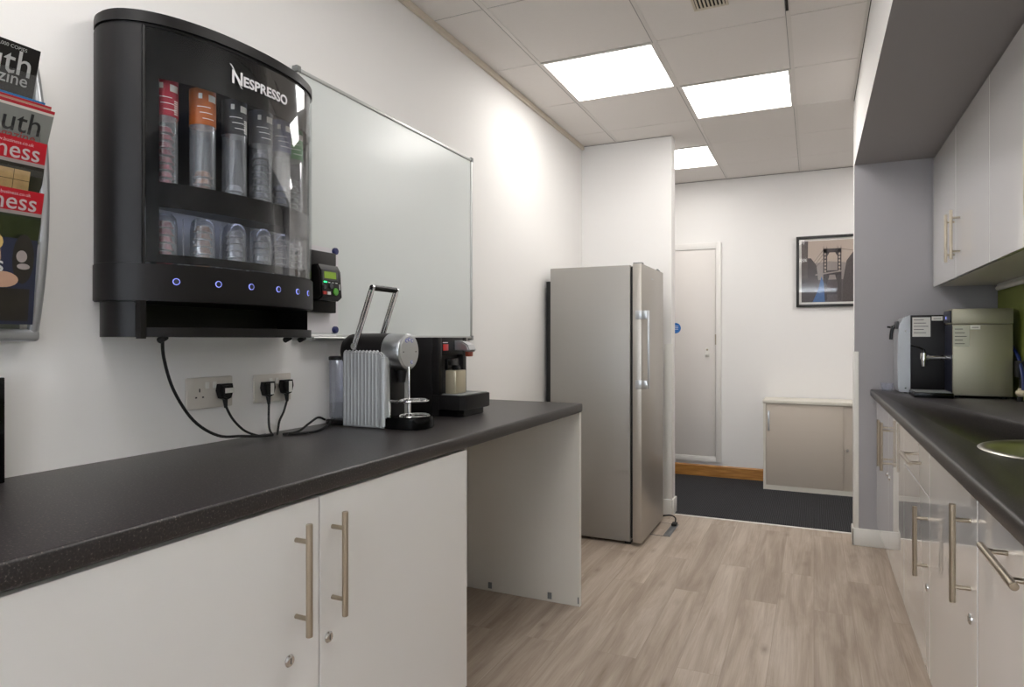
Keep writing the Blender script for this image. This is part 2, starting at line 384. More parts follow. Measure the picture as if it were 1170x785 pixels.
# back wall with a window opening
b_ = MB()
b_.box(WL, -1.25, YB-0.1, YB, 0, 2.75).box(0.55, WR, YB-0.1, YB, 0, 2.75).box(-1.25, 0.55, YB-0.1, YB, 0, 0.9).box(-1.25, 0.55, YB-0.1, YB, 2.2, 2.75)
struct(b_.build('wall_back', 'wall_paint'))
b_ = MB()
for x0, x1, z0, z1 in ((-1.25, -1.2, 0.9, 2.2), (0.5, 0.55, 0.9, 2.2), (-1.2, 0.5, 0.9, 0.95), (-1.2, 0.5, 2.15, 2.2), (-0.375, -0.325, 0.95, 2.15)):
    b_.box(x0, x1, YB-0.09, YB-0.02, z0, z1, bev=0.004)
wf = struct(b_.build('window_1', 'frame_paint'))
# ceiling: tiles + grid
XG = [-1.268, -0.683, -0.103]
YG = [4.285+0.6*k for k in range(-12, 4)]
PANELS = [(-1.268, -0.683, 3.085, 3.685, 'near'), (-0.683, -0.103, 3.685, 4.285, 'mid'), (-1.268, -0.683, 4.885, 5.485, 'far'),
          (-0.683, -0.103, 1.285, 1.885, 'o1'), (-1.268, -0.683, 0.085, 0.685, 'o2'), (-0.683, -0.103, -1.115, -0.515, 'o3'), (0.482, 1.067, 4.885, 5.485, 'o4')]
b_ = MB()
xs = [-2.2, -1.853]+XG+[0.482, 1.067, 1.6]
ys = [YB]+[y for y in YG if y > YB+0.05 and y < YF]+[YF]
for i in range(len(xs)-1):
    for j in range(len(ys)-1):
        cx, cy = (xs[i]+xs[i+1])/2, (ys[j]+ys[j+1])/2
        if any(a < cx < c and d < cy < e for a, c, d, e, _ in PANELS): continue
        b_.box(xs[i]+0.008, xs[i+1]-0.008, ys[j]+0.0025, ys[j+1]-0.0025, H, H+0.012, bev=0.002, seg=1)
b_.box(-2.25, 1.65, YB, YF, H+0.06, H+0.1, mi=1)
struct(b_.build('ceiling', ['tile', 'tile']))
b_ = MB()
for x in XG+[-1.853, 0.482]:
    b_.box(x-0.012, x+0.012, YB, YF, H-0.002, H+0.006)
    b_.box(x-0.008, x-0.0065, YB, YF, H-0.0025, H-0.001, mi=1)  # dark line painted along one side of the bar as its shadow edge
for y in ys[1:-1]: b_.box(-2.2, 1.6, y-0.003, y+0.003, H+0.003, H+0.02, mi=1)
struct(b_.build('trim_2', ['tbar', 'gap_and_shade']))
b_ = MB()
b_.box(WL, WL+0.018, YB, YN, H-0.028, H, bev=0.003)
struct(b_.build('trim_3', 'cream_trim'))
b_ = MB(); b_.box(WL+0.018, -0.886, YN-0.016, YN, H-0.003, H+0.004).box(0.199, 0.215, YB, 4.33, H-0.003, H+0.004).box(-2.2, 1.6, YF-0.02, YF, H-0.003, H+0.004)
b_.box(WL+0.018, -0.886, YN-0.003, YN, H-0.005, H-0.003, mi=1).box(0.212, 0.215, YB, 4.33, H-0.006, H-0.003, mi=1).box(-2.2, 1.6, YF-0.003, YF, H-0.006, H-0.003, mi=1)
struct(b_.build('trim_8', ['tbar', 'gap_and_shade']))
# skirtings + corner guards
struct(MB().prism([(0, 0), (-0.014, 0), (-0.014, 0.09), (-0.006, 0.1), (0, 0.1)], -2.2, 1.6, 'x').build('baseboard_far', 'oak'))
bpy.data.objects['baseboard_far'].location = (0, YF, 0)
bb = MB(); bb.box(WL, -0.886, YN-0.014, YN, 0, 0.105, bev=0.004).box(-0.886, -0.872, YN-0.014, YN+0.12, 0, 0.105, bev=0.004)
struct(bb.build('baseboard_partition', 'trim_white'))
bb = MB(); bb.box(0.203, 0.44, 4.317, 4.33, 0, 0.1, bev=0.004).box(0.203, 0.215, 4.317, 4.43, 0, 0.1, bev=0.004)
struct(bb.build('baseboard_recess', 'trim_white'))
struct(MB().box(WL, WL+0.013, 2.86, YN-0.014, 0, 0.1, bev=0.004).build('baseboard_left', 'trim_white'))
bb = MB(); bb.box(-0.935, -0.886, YN-0.003, YN, 0.105, 1.17, bev=0.001).box(-0.886, -0.882, YN-0.003, YN+0.05, 0.105, 1.17, bev=0.001)
bb.box(0.211, 0.2155, 4.327, 4.43, 0.1, 1.13, bev=0.001).box(0.2155, 0.238, 4.326, 4.33, 0.1, 1.13, bev=0.001)
struct(bb.build('trim_4', 'trim_white'))
bb = MB(); bb.box(-0.1085, -0.0975, 2.80, 3.02, H-0.006, H-0.0022)
struct(bb.build('trim_5', 'gap_and_shade'))

# ---------------- ceiling light panels ----------------
LBL = {'near': 'large bright square ceiling light panel, left one, above the tall grey fridge',
       'mid': 'bright square ceiling light panel right of and beyond the nearest one',
       'far': 'small-looking square ceiling light in the corridor, partly hidden by the white wall end',
       'o1': 'square ceiling light panel over the aisle near the capsule dispenser',
       'o2': 'square ceiling light panel over the near end of the left worktop',
       'o4': 'square ceiling light panel in the corridor hidden behind the grey wall end',
       'o3': 'square ceiling light panel behind the camera by the window'}
for x0, x1, y0, y1, k in PANELS:
    t = thing('ceiling_light', ((x0+x1)/2, (y0+y1)/2, H), LBL[k], 'ceiling light', 'square ceiling light panels')
    b_ = MB(); e = 0.016
    b_.box(x0+0.004, x1-0.004, y0+0.004, y0+0.004+e, H-0.004, H+0.02).box(x0+0.004, x1-0.004, y1-0.004-e, y1-0.004, H-0.004, H+0.02)
    b_.box(x0+0.004, x0+0.004+e, y0+0.004+e, y1-0.004-e, H-0.004, H+0.02).box(x1-0.004-e, x1-0.004, y0+0.004+e, y1-0.004-e, H-0.004, H+0.02)
    b_.build('frame', 'tbar', t)
    MB().box(x0+0.019, x1-0.019, y0+0.019, y1-0.019, H+0.001, H+0.006).build('diffuser', 'diffuser', t)
# ceiling vent
t = thing('ceiling_vent', (-0.392, 2.73, H), 'small beige slatted square vent in the ceiling at the top edge of the picture', 'vent')
b_ = MB(); X0, X1, Y0, Y1 = -0.462, -0.322, 2.60, 2.865
for q in ((X0, X1, Y0, Y0+0.01), (X0, X1, Y1-0.01, Y1), (X0, X0+0.01, Y0+0.01, Y1-0.01), (X1-0.01, X1, Y0+0.01, Y1-0.01)): b_.box(q[0], q[1], q[2], q[3], H-0.006, H, bev=0.001)
b_.build('frame', 'cream_trim', t)
MB().box(X0+0.01, X1-0.01, Y0+0.01, Y1-0.01, H-0.001, H-0.0001).build('backing', 'gap_and_shade', t)
b_ = MB()
for k in range(8): b_.box(X0+0.014+k*0.015, X0+0.021+k*0.015, Y0+0.01, Y1-0.01, H-0.006, H-0.001)
b_.build('slats', 'cream_trim', t)

# ---------------- handles / cabinets ----------------
def bar_z(xf, y, z0, z1, sgn, parent):      # vertical bar handle; xf door face, sgn = outward x direction
    xb = xf+sgn*0.035; b_ = MB()
    b_.cyl((xb, y, z0), (xb, y, z1), 0.0068, bev=0.001)
    for z in (z0+0.036, z1-0.036): b_.cyl((xf, y, z), (xb, y, z), 0.0048, n=16)
    return b_.build('handle', 'steel', parent)
def bar_y(xf, y0, y1, z, sgn, parent):
    xb = xf+sgn*0.035; b_ = MB()
    b_.cyl((xb, y0, z), (xb, y1, z), 0.0068, bev=0.001)
    for y in (y0+0.036, y1-0.036): b_.cyl((xf, y, z), (xb, y, z), 0.0048, n=16)
    return b_.build('handle', 'steel', parent)
def lock(xf, y, z, sgn, parent):
    b_ = MB(); b_.lathe([(0.0, 0), (0.0125, 0), (0.0125, 0.002), (0.0100, 0.0045), (0.007, 0.005), (0.0, 0.005)], (0, 0, 0), 20, axis='x')
    if sgn < 0:
        for v in b_.bm.verts: v.co.x *= -1
    for v in b_.bm.verts: v.co += Vector((xf, y, z))
    b_.box(min(xf+sgn*0.004, xf+sgn*0.0055), max(xf+sgn*0.004, xf+sgn*0.0055), y-0.001, y+0.001, z-0.006, z+0.006, mi=1)
    return b_.build('lock', ['chrome', 'ink'], parent)
def base_unit(name, label, side, y0, y1, doors, group, m_door, drawer=None):
    """side -1: left run (faces +x), +1: right run (faces -x). doors: list of (y0,y1,z0,z1,[handle],[lock])"""
    sgn = 1 if side < 0 else -1
    xf = -0.956 if side < 0 else 0.325
    xb = WL+0.002 if side < 0 else WR-0.002
    t = thing(name, ((xf+xb)/2, (y0+y1)/2, 0), label, 'cabinet', group)
    xc = xf-sgn*0.019
    lo, hi = min(xc, xb), max(xc, xb)
    xp = xf-sgn*0.052; pl, ph = min(xp, xp-sgn*0.016), max(xp, xp-sgn*0.016)
    b_ = MB(); b_.box(lo, hi, y0+0.0005, y0+0.018, 0.15, WT0-0.001).box(lo, hi, y1-0.018, y1-0.0005, 0.15, WT0-0.001)
    b_.box(lo, hi, y0+0.018, y1-0.018, 0.15, 0.168)
    b_.box(xb if side < 0 else xb-0.012, (xb+0.012) if side < 0 else xb, y0+0.018, y1-0.018, 0.168, WT0-0.001)
    b_.box(min(xc, xc-sgn*0.1), max(xc, xc-sgn*0.1), y0+0.018, y1-0.018, WT0-0.02, WT0-0.001)
    b_.build('carcass', 'carcass', t)
    MB().box(pl, ph, y0, y1, 0.0, 0.15).build('plinth', m_door, t)
    for yy in (y0+0.06, y1-0.06): MB().cyl((xp-sgn*0.06, yy, 0), (xp-sgn*0.06, yy, 0.15), 0.015).build('foot', 'black_rubber', t)
    for d in doors:
        a, c, z0, z1, h, l, nm = d
        o = MB().box(min(xf, xf-sgn*0.018), max(xf, xf-sgn*0.018), a+0.0018, c-0.0018, z0, z1, bev=0.0008, seg=1).build(nm, m_door, t)
        if h: (bar_z if h[0] == 'z' else bar_y)(xf, *h[1:], sgn, o)
        if l: lock(xf, l[0], l[1], sgn, o)
    return t
DT, DB = 0.866, 0.15
gL = 'white base cabinets under the left worktop'
base_unit('base_cabinet', 'white two-door base cabinet with locks under the left worktop beside the open knee space', -1, 0.455, 1.755,
    [(1.100, 1.755, DB, DT, ('z', 1.141, 0.602, 0.828), (1.128, 0.556), 'door'), (0.455, 1.100, DB, DT, ('z', 1.030, 0.602, 0.829), (1.011, 0.556), 'door')], gL, 'gloss_white_left')
base_unit('base_cabinet', 'white two-door base cabinet under the left worktop behind the camera', -1, -0.845, 0.455,
    [(-0.19, 0.455, DB, DT, ('z', -0.149, 0.602, 0.828), (-0.16, 0.556), 'door'), (-0.845, -0.19, DB, DT, ('z', -0.26, 0.602, 0.829), (-0.28, 0.556), 'door')], gL, 'gloss_white_left')
gR = 'glossy white units under the right worktop'
base_unit('base_cabinet', 'glossy white two-door cabinet with paired handles at the far end of the right run', 1, 3.02, 4.315,
    [(3.02, 3.615, DB, DT, ('z', 3.56, 0.578, 0.806), (3.575, 0.545), 'door'), (3.615, 4.215, DB, DT, ('z', 3.72, 0.573, 0.801), (3.68, 0.545), 'door'), (4.215, 4.315, DB, DT, None, None, 'filler_panel')], gR, 'gloss_white')
base_unit('base_cabinet', 'glossy white cabinet with a drawer above a door, right run beyond the sink', 1, 2.385, 3.02,
    [(2.385, 3.02, DB, 0.707, ('z', 2.335+0.09, 0.452, 0.672), (2.43, 0.418), 'door'), (2.385, 3.02, 0.711, DT, ('y', 2.53, 2.80, 0.787), None, 'drawer')], gR, 'gloss_white')
base_unit('base_cabinet', 'glossy white single-door cabinet with lock directly below the round sink', 1, 1.735, 2.385,
    [(1.735, 2.385, DB, DT, ('z', 1.80, 0.595, 0.822), (1.80, 0.562), 'door')], gR, 'gloss_white')
base_unit('dishwasher', 'glossy white integrated appliance front with a horizontal bar handle, nearest unit on the right', 1, 1.13, 1.735,
    [(1.13, 1.728, DB, DT, ('y', 1.285, 1.52, 0.806), None, 'door')], gR, 'gloss_white')
base_unit('base_cabinet', 'glossy white single-door cabinet right of the camera, nearer than the dishwasher', 1, 0.5, 1.13,
    [(0.5, 1.13, DB, DT, ('z', 1.06, 0.595, 0.822), (1.07, 0.562), 'door')], gR, 'gloss_white')

# worktops
b_ = MB(); r = 0.007
s = 1
prof = [(WL+0.001, WT0), (TXL-0.004, WT0), (TXL, WT0+0.006), (TXL, WT1-r)]+[(TXL-r+r*math.cos(q), WT1-r+r*math.sin(q)) for q in (0.4, 0.8, 1.2, PI/2)]+[(WL+0.001, WT1)]
b_.prism(prof, -0.9, 2.832, 'y', bev=0.002, seg=1)
tag(b_.build('worktop', 'worktop_charcoal', origin=(TXL, 0.97, WT0), ang=50), 'long charcoal speckled worktop along the left wall under the coffee machines', 'worktop')
b_ = MB()
prof = [(WR-0.001, WT0), (TXR+0.004, WT0), (TXR, WT0+0.006), (TXR, WT1-r)]+[(TXR+r-r*math.cos(q), WT1-r+r*math.sin(q)) for q in (0.4, 0.8, 1.2, PI/2)]+[(WR-0.001, WT1)]
b_.prism(prof, 0.45, 4.329, 'y')
wr = b_.build('worktop', 'worktop_charcoal', origin=(TXR, 2.4, WT0), ang=50)
tag(wr, 'charcoal speckled worktop on the right with the round inset sink', 'worktop')
SKX, SKY = 0.617, 2.09
cut = MB().cyl((SKX, SKY, 0.8), (SKX, SKY, 1.0), 0.212, n=64).build('cutter', 'ink')
md = wr.modifiers.new('hole', 'BOOLEAN'); md.object = cut; md.operation = 'DIFFERENCE'; md.solver = 'EXACT'
bpy.context.view_layer.update()
nm = bpy.data.meshes.new_from_object(wr.evaluated_get(bpy.context.evaluated_depsgraph_get()))
wr.modifiers.clear(); wr.data = nm; nm.name = 'worktop'
bpy.data.objects.remove(cut)
# end panel of the left run
t = thing('end_panel', (-1.24, 2.82, 0), 'white full-height end panel holding up the far end of the left worktop', 'panel')
MB().box(WL+0.002, -0.957, 2.808, 2.829, 0.0, WT0-0.001, bev=0.0006, seg=1).build('board', 'panel_white', t)
MB().box(-0.957, -0.9555, 2.808, 2.829, 0.0, WT0-0.001).build('edge_strip', 'trim_white', t)
for x in (-1.405, -1.10, -0.962):
    MB().box(x-0.010 if x < -1 else x-0.003, x+0.010 if x < -1 else x+0.003, 2.8055, 2.808, 0.012, 0.042, bev=0.001).build('foot_bracket', 'grey_plastic', t)
# rear rail strip hiding services in knee space
# sink
t = thing('sink', (SKX, SKY, WT1), 'round stainless steel sink bowl set into the right worktop', 'sink')
R1 = 0.222
MB().lathe([(0.190, 0.0008), (0.188, -0.002), (R1, 0.0006), (R1, 0.0016), (R1-0.004, 0.0042), (R1-0.012, 0.0048), (0.197, 0.0032), (0.190, 0.0008)][:0] +
           [(0.0, -0.165), (0.03, -0.165), (0.13, -0.16), (0.165, -0.14), (0.183, -0.09), (0.190, -0.01), (0.196, 0.0035), (R1-0.010, 0.0055), (R1-0.003, 0.004), (R1, 0.001), (0.208, 0.0005), (0.2, -0.004), (0.193, -0.012), (0.186, -0.092), (0.168, -0.143), (0.132, -0.163), (0.03, -0.168), (0, -0.168)],
           (SKX, SKY, WT1), 64).build('bowl', 'sink_steel', t, ang=60)
MB().cyl((SKX, SKY, WT1-0.1655), (SKX, SKY, WT1-0.1625), 0.042, n=32, bev=0.001).build('waste', 'chrome', t)
a_ = math.radians(62)
MB().cyl((SKX+0.1885*math.cos(a_), SKY+0.1885*math.sin(a_), WT1-0.035), (SKX+0.178*math.cos(a_), SKY+0.178*math.sin(a_), WT1-0.036), 0.016, n=24).build('overflow', 'black_rubber', t)

# ---------------- upper cabinets ----------------
def wall_unit(y0, ym, y1, label, hz=(1.567, 1.793), hys=None):
    t = thing('wall_cabinet', (0.75, (y0+y1)/2, 1.495), label, 'cabinet', 'glossy white wall cabinets')
    b_ = MB()
    b_.box(0.626, WR-0.001, y0+0.0005, y1-0.0005, 1.495, 1.513).box(0.626, WR-0.001, y0+0.0005, y1-0.0005, 2.185, 2.203)
    b_.box(0.626, WR-0.001, y0+0.0005, y0+0.018, 1.513, 2.185).box(0.626, WR-0.001, y1-0.018, y1-0.0005, 1.513, 2.185).box(WR-0.01, WR-0.001, y0+0.018, y1-0.018, 1.513, 2.185)
    b_.build('carcass', 'carcass', t)
    for a, c, hy in ((y0, ym, ym-0.04), (ym, y1, ym+0.04)):
        o = MB().box(0.605, 0.624, a+0.0015, c-0.0015, 1.493, 2.206, bev=0.0008, seg=1).build('door', 'gloss_white', t)
        if hys: hy = hys[0] if a == y0 else hys[1]
        bar_z(0.605, hy, hz[0], hz[1], -1, o)
    return t
wall_unit(3.02, 3.675, 4.315, 'glossy white two-door wall cabinet at the far end above the steel water boiler', hys=(3.575, 3.705))
wall_unit(1.70, 2.36, 3.02, 'glossy white two-door wall cabinet above the round sink, cut by the right picture edge')
wall_unit(0.38, 1.04, 1.70, 'glossy white two-door wall cabinet nearest the camera on the right')
# under-cabinet light fitting (unlit)
t = thing('under_cabinet_light', (0.88, 3.6, 1.455), 'unlit white strip light fitting under the wall cabinets on the green wall', 'light')
b_ = MB(); b_.box(0.872, WR-0.001, 2.2, 4.20, 1.462, 1.4945, bev=0.008, seg=3); b_.build('housing', 'trunk_white', t)
b_ = MB(); b_.cyl((0.874, 2.22, 1.468), (0.874, 4.18, 1.468), 0.012, n=16); b_.build('tube_cover', 'trim_white', t)

# ---------------- corridor: door, cabinet, picture ----------------
t = struct(MB().box(-1.75, -0.781, YF-0.016, YF-0.004, 0.178, 1.988, bev=0.001).build('door_1', 'door_paint'))
b_ = MB(); b_.box(-1.80, -0.733, YF-0.022, YF, 0.128, 0.175, bev=0.003).box(-1.80, -0.733, YF-0.022, YF, 1.992, 2.048, bev=0.003).box(-0.778, -0.733, YF-0.024, YF, 0.128, 2.048, bev=0.003).box(-1.8, -1.755, YF-0.024, YF, 0.128, 2.048, bev=0.003)
struct(b_.build('trim_6', 'frame_paint'))
b_ = MB(); b_.box(-0.868, -0.832, YF-0.020, YF-0.016, 1.05, 1.13, bev=0.002); b_.box(-0.862, -0.838, YF-0.045, YF-0.02, 1.058, 1.082, bev=0.004); b_.cyl((-0.85, YF-0.016, 1.11), (-0.85, YF-0.026, 1.11), 0.009, mi=1)
o = b_.build('door_handle', ['trim_white', 'steel'], t)
b_ = MB(); b_.cyl((-1.125, YF-0.016, 1.302), (-1.125, YF-0.0185, 1.302), 0.047, n=32)
for k in range(3): b_.box(-1.15, -1.10, YF-0.0192, YF-0.0186, 1.318-k*0.014, 1.322-k*0.014, mi=1)
tag(b_.build('door_sign', ['blue_sign', 'ink_light'], origin=(-1.125, YF-0.016, 1.302)), 'small round blue fire door sign on the white corridor door', 'sign')
for z in (1.2,): 
    MB().cyl((-0.779, YF-0.027, z-0.045), (-0.779, YF-0.027, z+0.045), 0.005, n=12).build('hinge', 'steel', t)
t = thing('tambour_cupboard', (-0.03, 5.8, 0), 'low taupe sliding-door cupboard in the corridor under the framed picture', 'cupboard')
X0, X1, Yf = -0.374, 0.62, 5.645
b_ = MB(); b_.box(X0, X1, Yf-0.006, YF-0.022, 0.69, 0.716, bev=0.002); b_.build('top', 'cabinet_shell', t)
b_ = MB(); b_.box(X0+0.004, X0+0.022, Yf, YF-0.024, 0.0, 0.69).box(X1-0.022, X1-0.004, Yf, YF-0.024, 0, 0.69).box(X0+0.022, X1-0.022, Yf, YF-0.024, 0.0, 0.035).box(X0+0.022, X1-0.022, YF-0.036, YF-0.024, 0.035, 0.69)
b_.build('body', 'cabinet_shell', t)
d1 = MB().box(X0+0.024, 0.205, Yf+0.002, Yf+0.014, 0.037, 0.688, bev=0.001).build('door', 'taupe_laminate', t)
MB().box(X0+0.036, X0+0.052, Yf-0.004, Yf+0.002, 0.47, 0.63, bev=0.003).build('handle', 'aluminium', d1)
d2 = MB().box(0.19, X1-0.024, Yf+0.015, Yf+0.027, 0.037, 0.688, bev=0.001).build('door', 'taupe_laminate', t)
b_ = MB(); b_.cyl((0.232, Yf+0.015, 0.35), (0.232, Yf-0.01, 0.35), 0.01); b_.build('lock', 'chrome', d2)
# picture
t = thing('framed_picture', (0.115, YF, 1.47), 'black framed photo of a suspension bridge tower between dark buildings', 'picture')
X0, X1, Z0, Z1, Yp = -0.134, 0.364, 1.468, 2.052, YF
b_ = MB(); fw = 0.022
b_.box(X0, X0+fw, Yp-0.025, Yp, Z0, Z1, bev=0.002).box(X1-fw, X1, Yp-0.025, Yp, Z0, Z1, bev=0.002).box(X0+fw, X1-fw, Yp-0.025, Yp, Z0, Z0+fw, bev=0.002).box(X0+fw, X1-fw, Yp-0.025, Yp, Z1-fw, Z1, bev=0.002)
b_.build('frame', 'picture_black', t)
mat('ph_sky', rgb(186, 170, 158), 0.6); mat('ph_dark', rgb(74, 66, 66), 0.6, var=0.25, vscale=60); mat('ph_mid', rgb(96, 86, 84), 0.6, var=0.3, vscale=80)
mat('ph_tower', rgb(66, 58, 60), 0.6); mat('ph_haze', rgb(150, 140, 136), 0.6); mat('ph_blue', rgb(66, 100, 150), 0.6, var=0.2, vscale=50); mat('ph_street', rgb(88, 80, 82), 0.6, var=0.3, vscale=70)
b_ = MB()
x0, x1, z0, z1 = X0+fw, X1-fw, Z0+fw, Z1-fw
b_.box(x0, x1, Yp-0.008, Yp-0.001, z0, z1, mi=0)
mx, mz0, mz1 = 0.115, z0+0.018, z1-0.018; ax0, ax1 = x0+0.018, x1-0.018
def Q(pts, mi, k): b_.poly([(ax0+(ax1-ax0)*u, Yp-0.0082-0.0002*k, mz0+(mz1-mz0)*v) for u, v in pts], mi)
Q([(0, 0), (1, 0), (1, 1), (0, 1)], 1, 1)
Q([(0.1, 0.3), (0.9, 0.3), (0.9, 0.62), (0.5, 0.66), (0.1, 0.62)], 5, 2)
Q([(0, 0), (1, 0), (1, 0.36), (0, 0.36)], 7, 3)
Q([(0, 0), (0.27, 0), (0.30, 0.36), (0.27, 0.60), (0.17, 0.72), (0, 0.72)], 2, 4)
Q([(0, 0.4), (0.11, 0.4), (0.12, 1), (0, 1)], 3, 5)
Q([(0.72, 0.0), (1, 0), (1, 0.86), (0.93, 0.82), (0.80, 0.66), (0.74, 0.36)], 2, 4)
# tower
for a, c in ((0.39, 0.46), (0.64, 0.71)):
    Q([(a, 0.02), (c, 0.02), (c, 0.86), (a, 0.86)], 4, 6)
    for kk in range(6): Q([((a+c)/2-0.018, 0.50+0.055*kk), ((a+c)/2, 0.475+0.055*kk), ((a+c)/2+0.018, 0.50+0.055*kk), ((a+c)/2, 0.525+0.055*kk)], 1, 7)
    for s_ in (a, c-0.012): Q([(s_, 0.86), (s_+0.012, 0.86), (s_+0.006, 0.92)], 4, 6)
Q([(0.39, 0.80), (0.71, 0.80), (0.71, 0.865), (0.39, 0.865)], 4, 6)
Q([(0.39, 0.44), (0.71, 0.44), (0.71, 0.51), (0.39, 0.51)], 4, 6)
Q([(0.46, 0.74), (0.5, 0.80), (0.46, 0.80)], 4, 6); Q([(0.64, 0.74), (0.64, 0.80), (0.60, 0.80)], 4, 6)
Q([(0.46, 0.30), (0.5, 0.44), (0.46, 0.44)], 4, 6); Q([(0.64, 0.30), (0.64, 0.44), (0.60, 0.44)], 4, 6)
Q([(0.46, 0.12), (0.64, 0.12), (0.64, 0.2), (0.46, 0.2)], 4, 6)
Q([(0.25, 0.43), (0.75, 0.49), (0.75, 0.51), (0.25, 0.455)], 5, 8)
for k_ in range(3): Q([(0.20, 0.62-0.06*k_), (0.39, 0.84-0.07*k_), (0.39, 0.85-0.07*k_), (0.20, 0.628-0.06*k_)], 3, 6)
Q([(0.71, 0.85), (1, 0.80), (1, 0.806), (0.71, 0.858)], 3, 6)
Q([(0.20, 0.0), (0.42, 0.0), (0.40, 0.30), (0.36, 0.42), (0.30, 0.2)], 6, 8)
b_.build('print', ['trim_white', 'ph_sky', 'ph_dark', 'ph_mid', 'ph_tower', 'ph_haze', 'ph_blue', 'ph_street'], t)
MB().box(x0, x1, Yp-0.014, Yp-0.0125, z0, z1).build('glass', 'picture_glass', t)

# ---------------- fridge ----------------
t = thing('fridge', (-1.2, 4.06, 0), 'tall stainless steel fridge with grey side against the left wall beyond the worktop', 'fridge')
b_ = MB(); b_.box(-1.475, -0.975, 3.775, 4.352, 0.018, 1.636, bev=0.004); b_.build('body', 'fridge_side', t)
b_ = MB(); b_.box(-1.512, -1.4755, 3.80, 4.33, 0.12, 1.56, bev=0.003)
for k in range(20): b_.cyl((-1.516, 3.83, 0.2+k*0.065), (-1.516, 4.30, 0.2+k*0.065), 0.003, n=8)
b_.build('condenser', 'black_rubber', t)
MB().box(-0.9745, -0.957, 3.784, 4.345, 0.04, 1.625).build('door_seal', 'black_rubber', t)
d = MB().box(-0.9565, -0.903, 3.757, 4.352, 0.022, 1.640, bev=0.004).build('door', 'fridge_steel', t)
b_ = MB()
b_.box(-0.873, -0.862, 3.766, 3.792, 0.915, 1.368, bev=0.003)
for z0_, z1_ in ((0.915, 0.965), (1.318, 1.368)):
    b_.box(-0.903, -0.873, 3.766, 3.792, z0_+0.005, z1_-0.005, bev=0.002); b_.box(-0.940, -0.903, 3.7535, 3.757, z0_, z1_, bev=0.0015); b_.cyl((-0.92, 3.7535, (z0_+z1_)/2), (-0.92, 3.751, (z0_+z1_)/2), 0.006)
    b_.box(-0.9045, -0.869, 3.7535, 3.767, z0_, z1_, bev=0.002)
b_.build('handle', 'aluminium', d)
b_ = MB(); b_.box(-0.903, -0.9022, 4.00, 4.06, 1.566, 1.574)
b_.build('badge', 'aluminium', d)
MB().box(-0.965, -0.91, 3.80, 3.84, 1.6403, 1.652, bev=0.003).build('hinge_cap', 'grey_plastic', t)
MB().box(-0.97, -0.92, 4.27, 4.34, 1.6403, 1.654, bev=0.003).cyl((-0.93, 4.30, 1.64), (-0.93, 4.30, 1.660), 0.008).build('hinge_cap', 'grey_plastic', t)
for x, y in ((-1.44, 3.81), (-1.44, 4.31), (-1.0, 3.81), (-1.0, 4.31)): MB().cyl((x, y, 0), (x, y, 0.018), 0.016).build('foot', 'black_rubber', t)
MB().box(-0.99, -0.976, 3.79, 4.34, 0.003, 0.0175).build('kick_strip', 'black_rubber', t)
# floor outlet + its lead
t = thing('floor_outlet', (-0.85, 4.18, 0), 'rectangular floor box lid set in the wood floor beside the fridge', 'floor box')
b_ = MB(); b_.box(-0.915, -0.80, 4.035, 4.32, 0.0003, 0.0015)
b_.build('lid', 'vinyl_wood', t)
b_ = MB(); b_.box(-0.919, -0.915, 4.031, 4.324, 0.0002, 0.0022).box(-0.80, -0.796, 4.031, 4.324, 0.0002, 0.0022).box(-0.915, -0.80, 4.031, 4.035, 0.0002, 0.0022).box(-0.915, -0.80, 4.32, 4.324, 0.0002, 0.0022).box(-0.838, -0.80, 4.04, 4.30, 0.0016, 0.004, bev=0.0008)
b_.build('metal_surround', 'floor_metal', t)
b_ = MB(); b_.tube([(-0.99, 4.30, 0.03), (-0.93, 4.34, 0.035), (-0.86, 4.36, 0.045), (-0.82, 4.33, 0.04), (-0.815, 4.30, 0.016)], 0.0045)
b_.box(-0.832, -0.800, 4.255, 4.312, 0.0045, 0.020, bev=0.004)
tag(b_.build('power_lead', 'black_rubber', origin=(-0.85, 4.3, 0)), 'short black power lead running from under the fridge into the floor box', 'cable')

# ---------------- whiteboard ----------------
t = thing('whiteboard', (WL, 2.21, 1.2), 'large wall whiteboard in an aluminium frame behind the capsule dispenser and coffee machines', 'whiteboard')
Y0, Y1, Z0, Z1 = 1.635, 2.828, 1.205, 2.078
MB().box(WL+0.002, WL+0.014, Y0+0.008, Y1-0.008, Z0+0.008, Z1-0.008).build('board', 'whiteboard', t)
b_ = MB(); fw = 0.012; xo = WL+0.020
b_.box(WL+0.001, xo, Y0, Y1, Z1-fw, Z1, bev=0.003).box(WL+0.001, xo, Y0, Y1, Z0, Z0+fw, bev=0.003).box(WL+0.001, xo, Y0, Y0+fw, Z0+fw, Z1-fw, bev=0.003).box(WL+0.001, xo, Y1-fw, Y1, Z0+fw, Z1-fw, bev=0.003)
b_.build('frame', 'frame_alu', t)
for y in (Y0, Y1):
    for z in (Z0, Z1): MB().box(WL+0.0005, xo+0.002, y-0.006 if y == Y0 else y-0.014, y+0.014 if y == Y0 else y+0.006, z-0.008 if z == Z0 else z-0.014, z+0.014 if z == Z0 else z+0.006, bev=0.002).build('corner_cap', 'grey_plastic', t)
b_ = MB(); b_.prism([(WL+0.02, Z0-0.006), (WL+0.05, Z0-0.010), (WL+0.062, Z0+0.0), (WL+0.058, Z0+0.004), (WL+0.048, Z0-0.003), (WL+0.022, Z0+0.004)], Y0+0.03, 2.45, 'y')
b_.build('pen_tray', 'frame_alu', t)
t = MB().box(WL+0.0145, WL+0.0155, 1.66, 1.838, 1.222, 1.515).build('paper_sheet', 'paper', origin=(WL+0.0145, 1.75, 1.222))
tag(t, 'blank white paper sheet held on the whiteboard behind the card reader', 'paper')
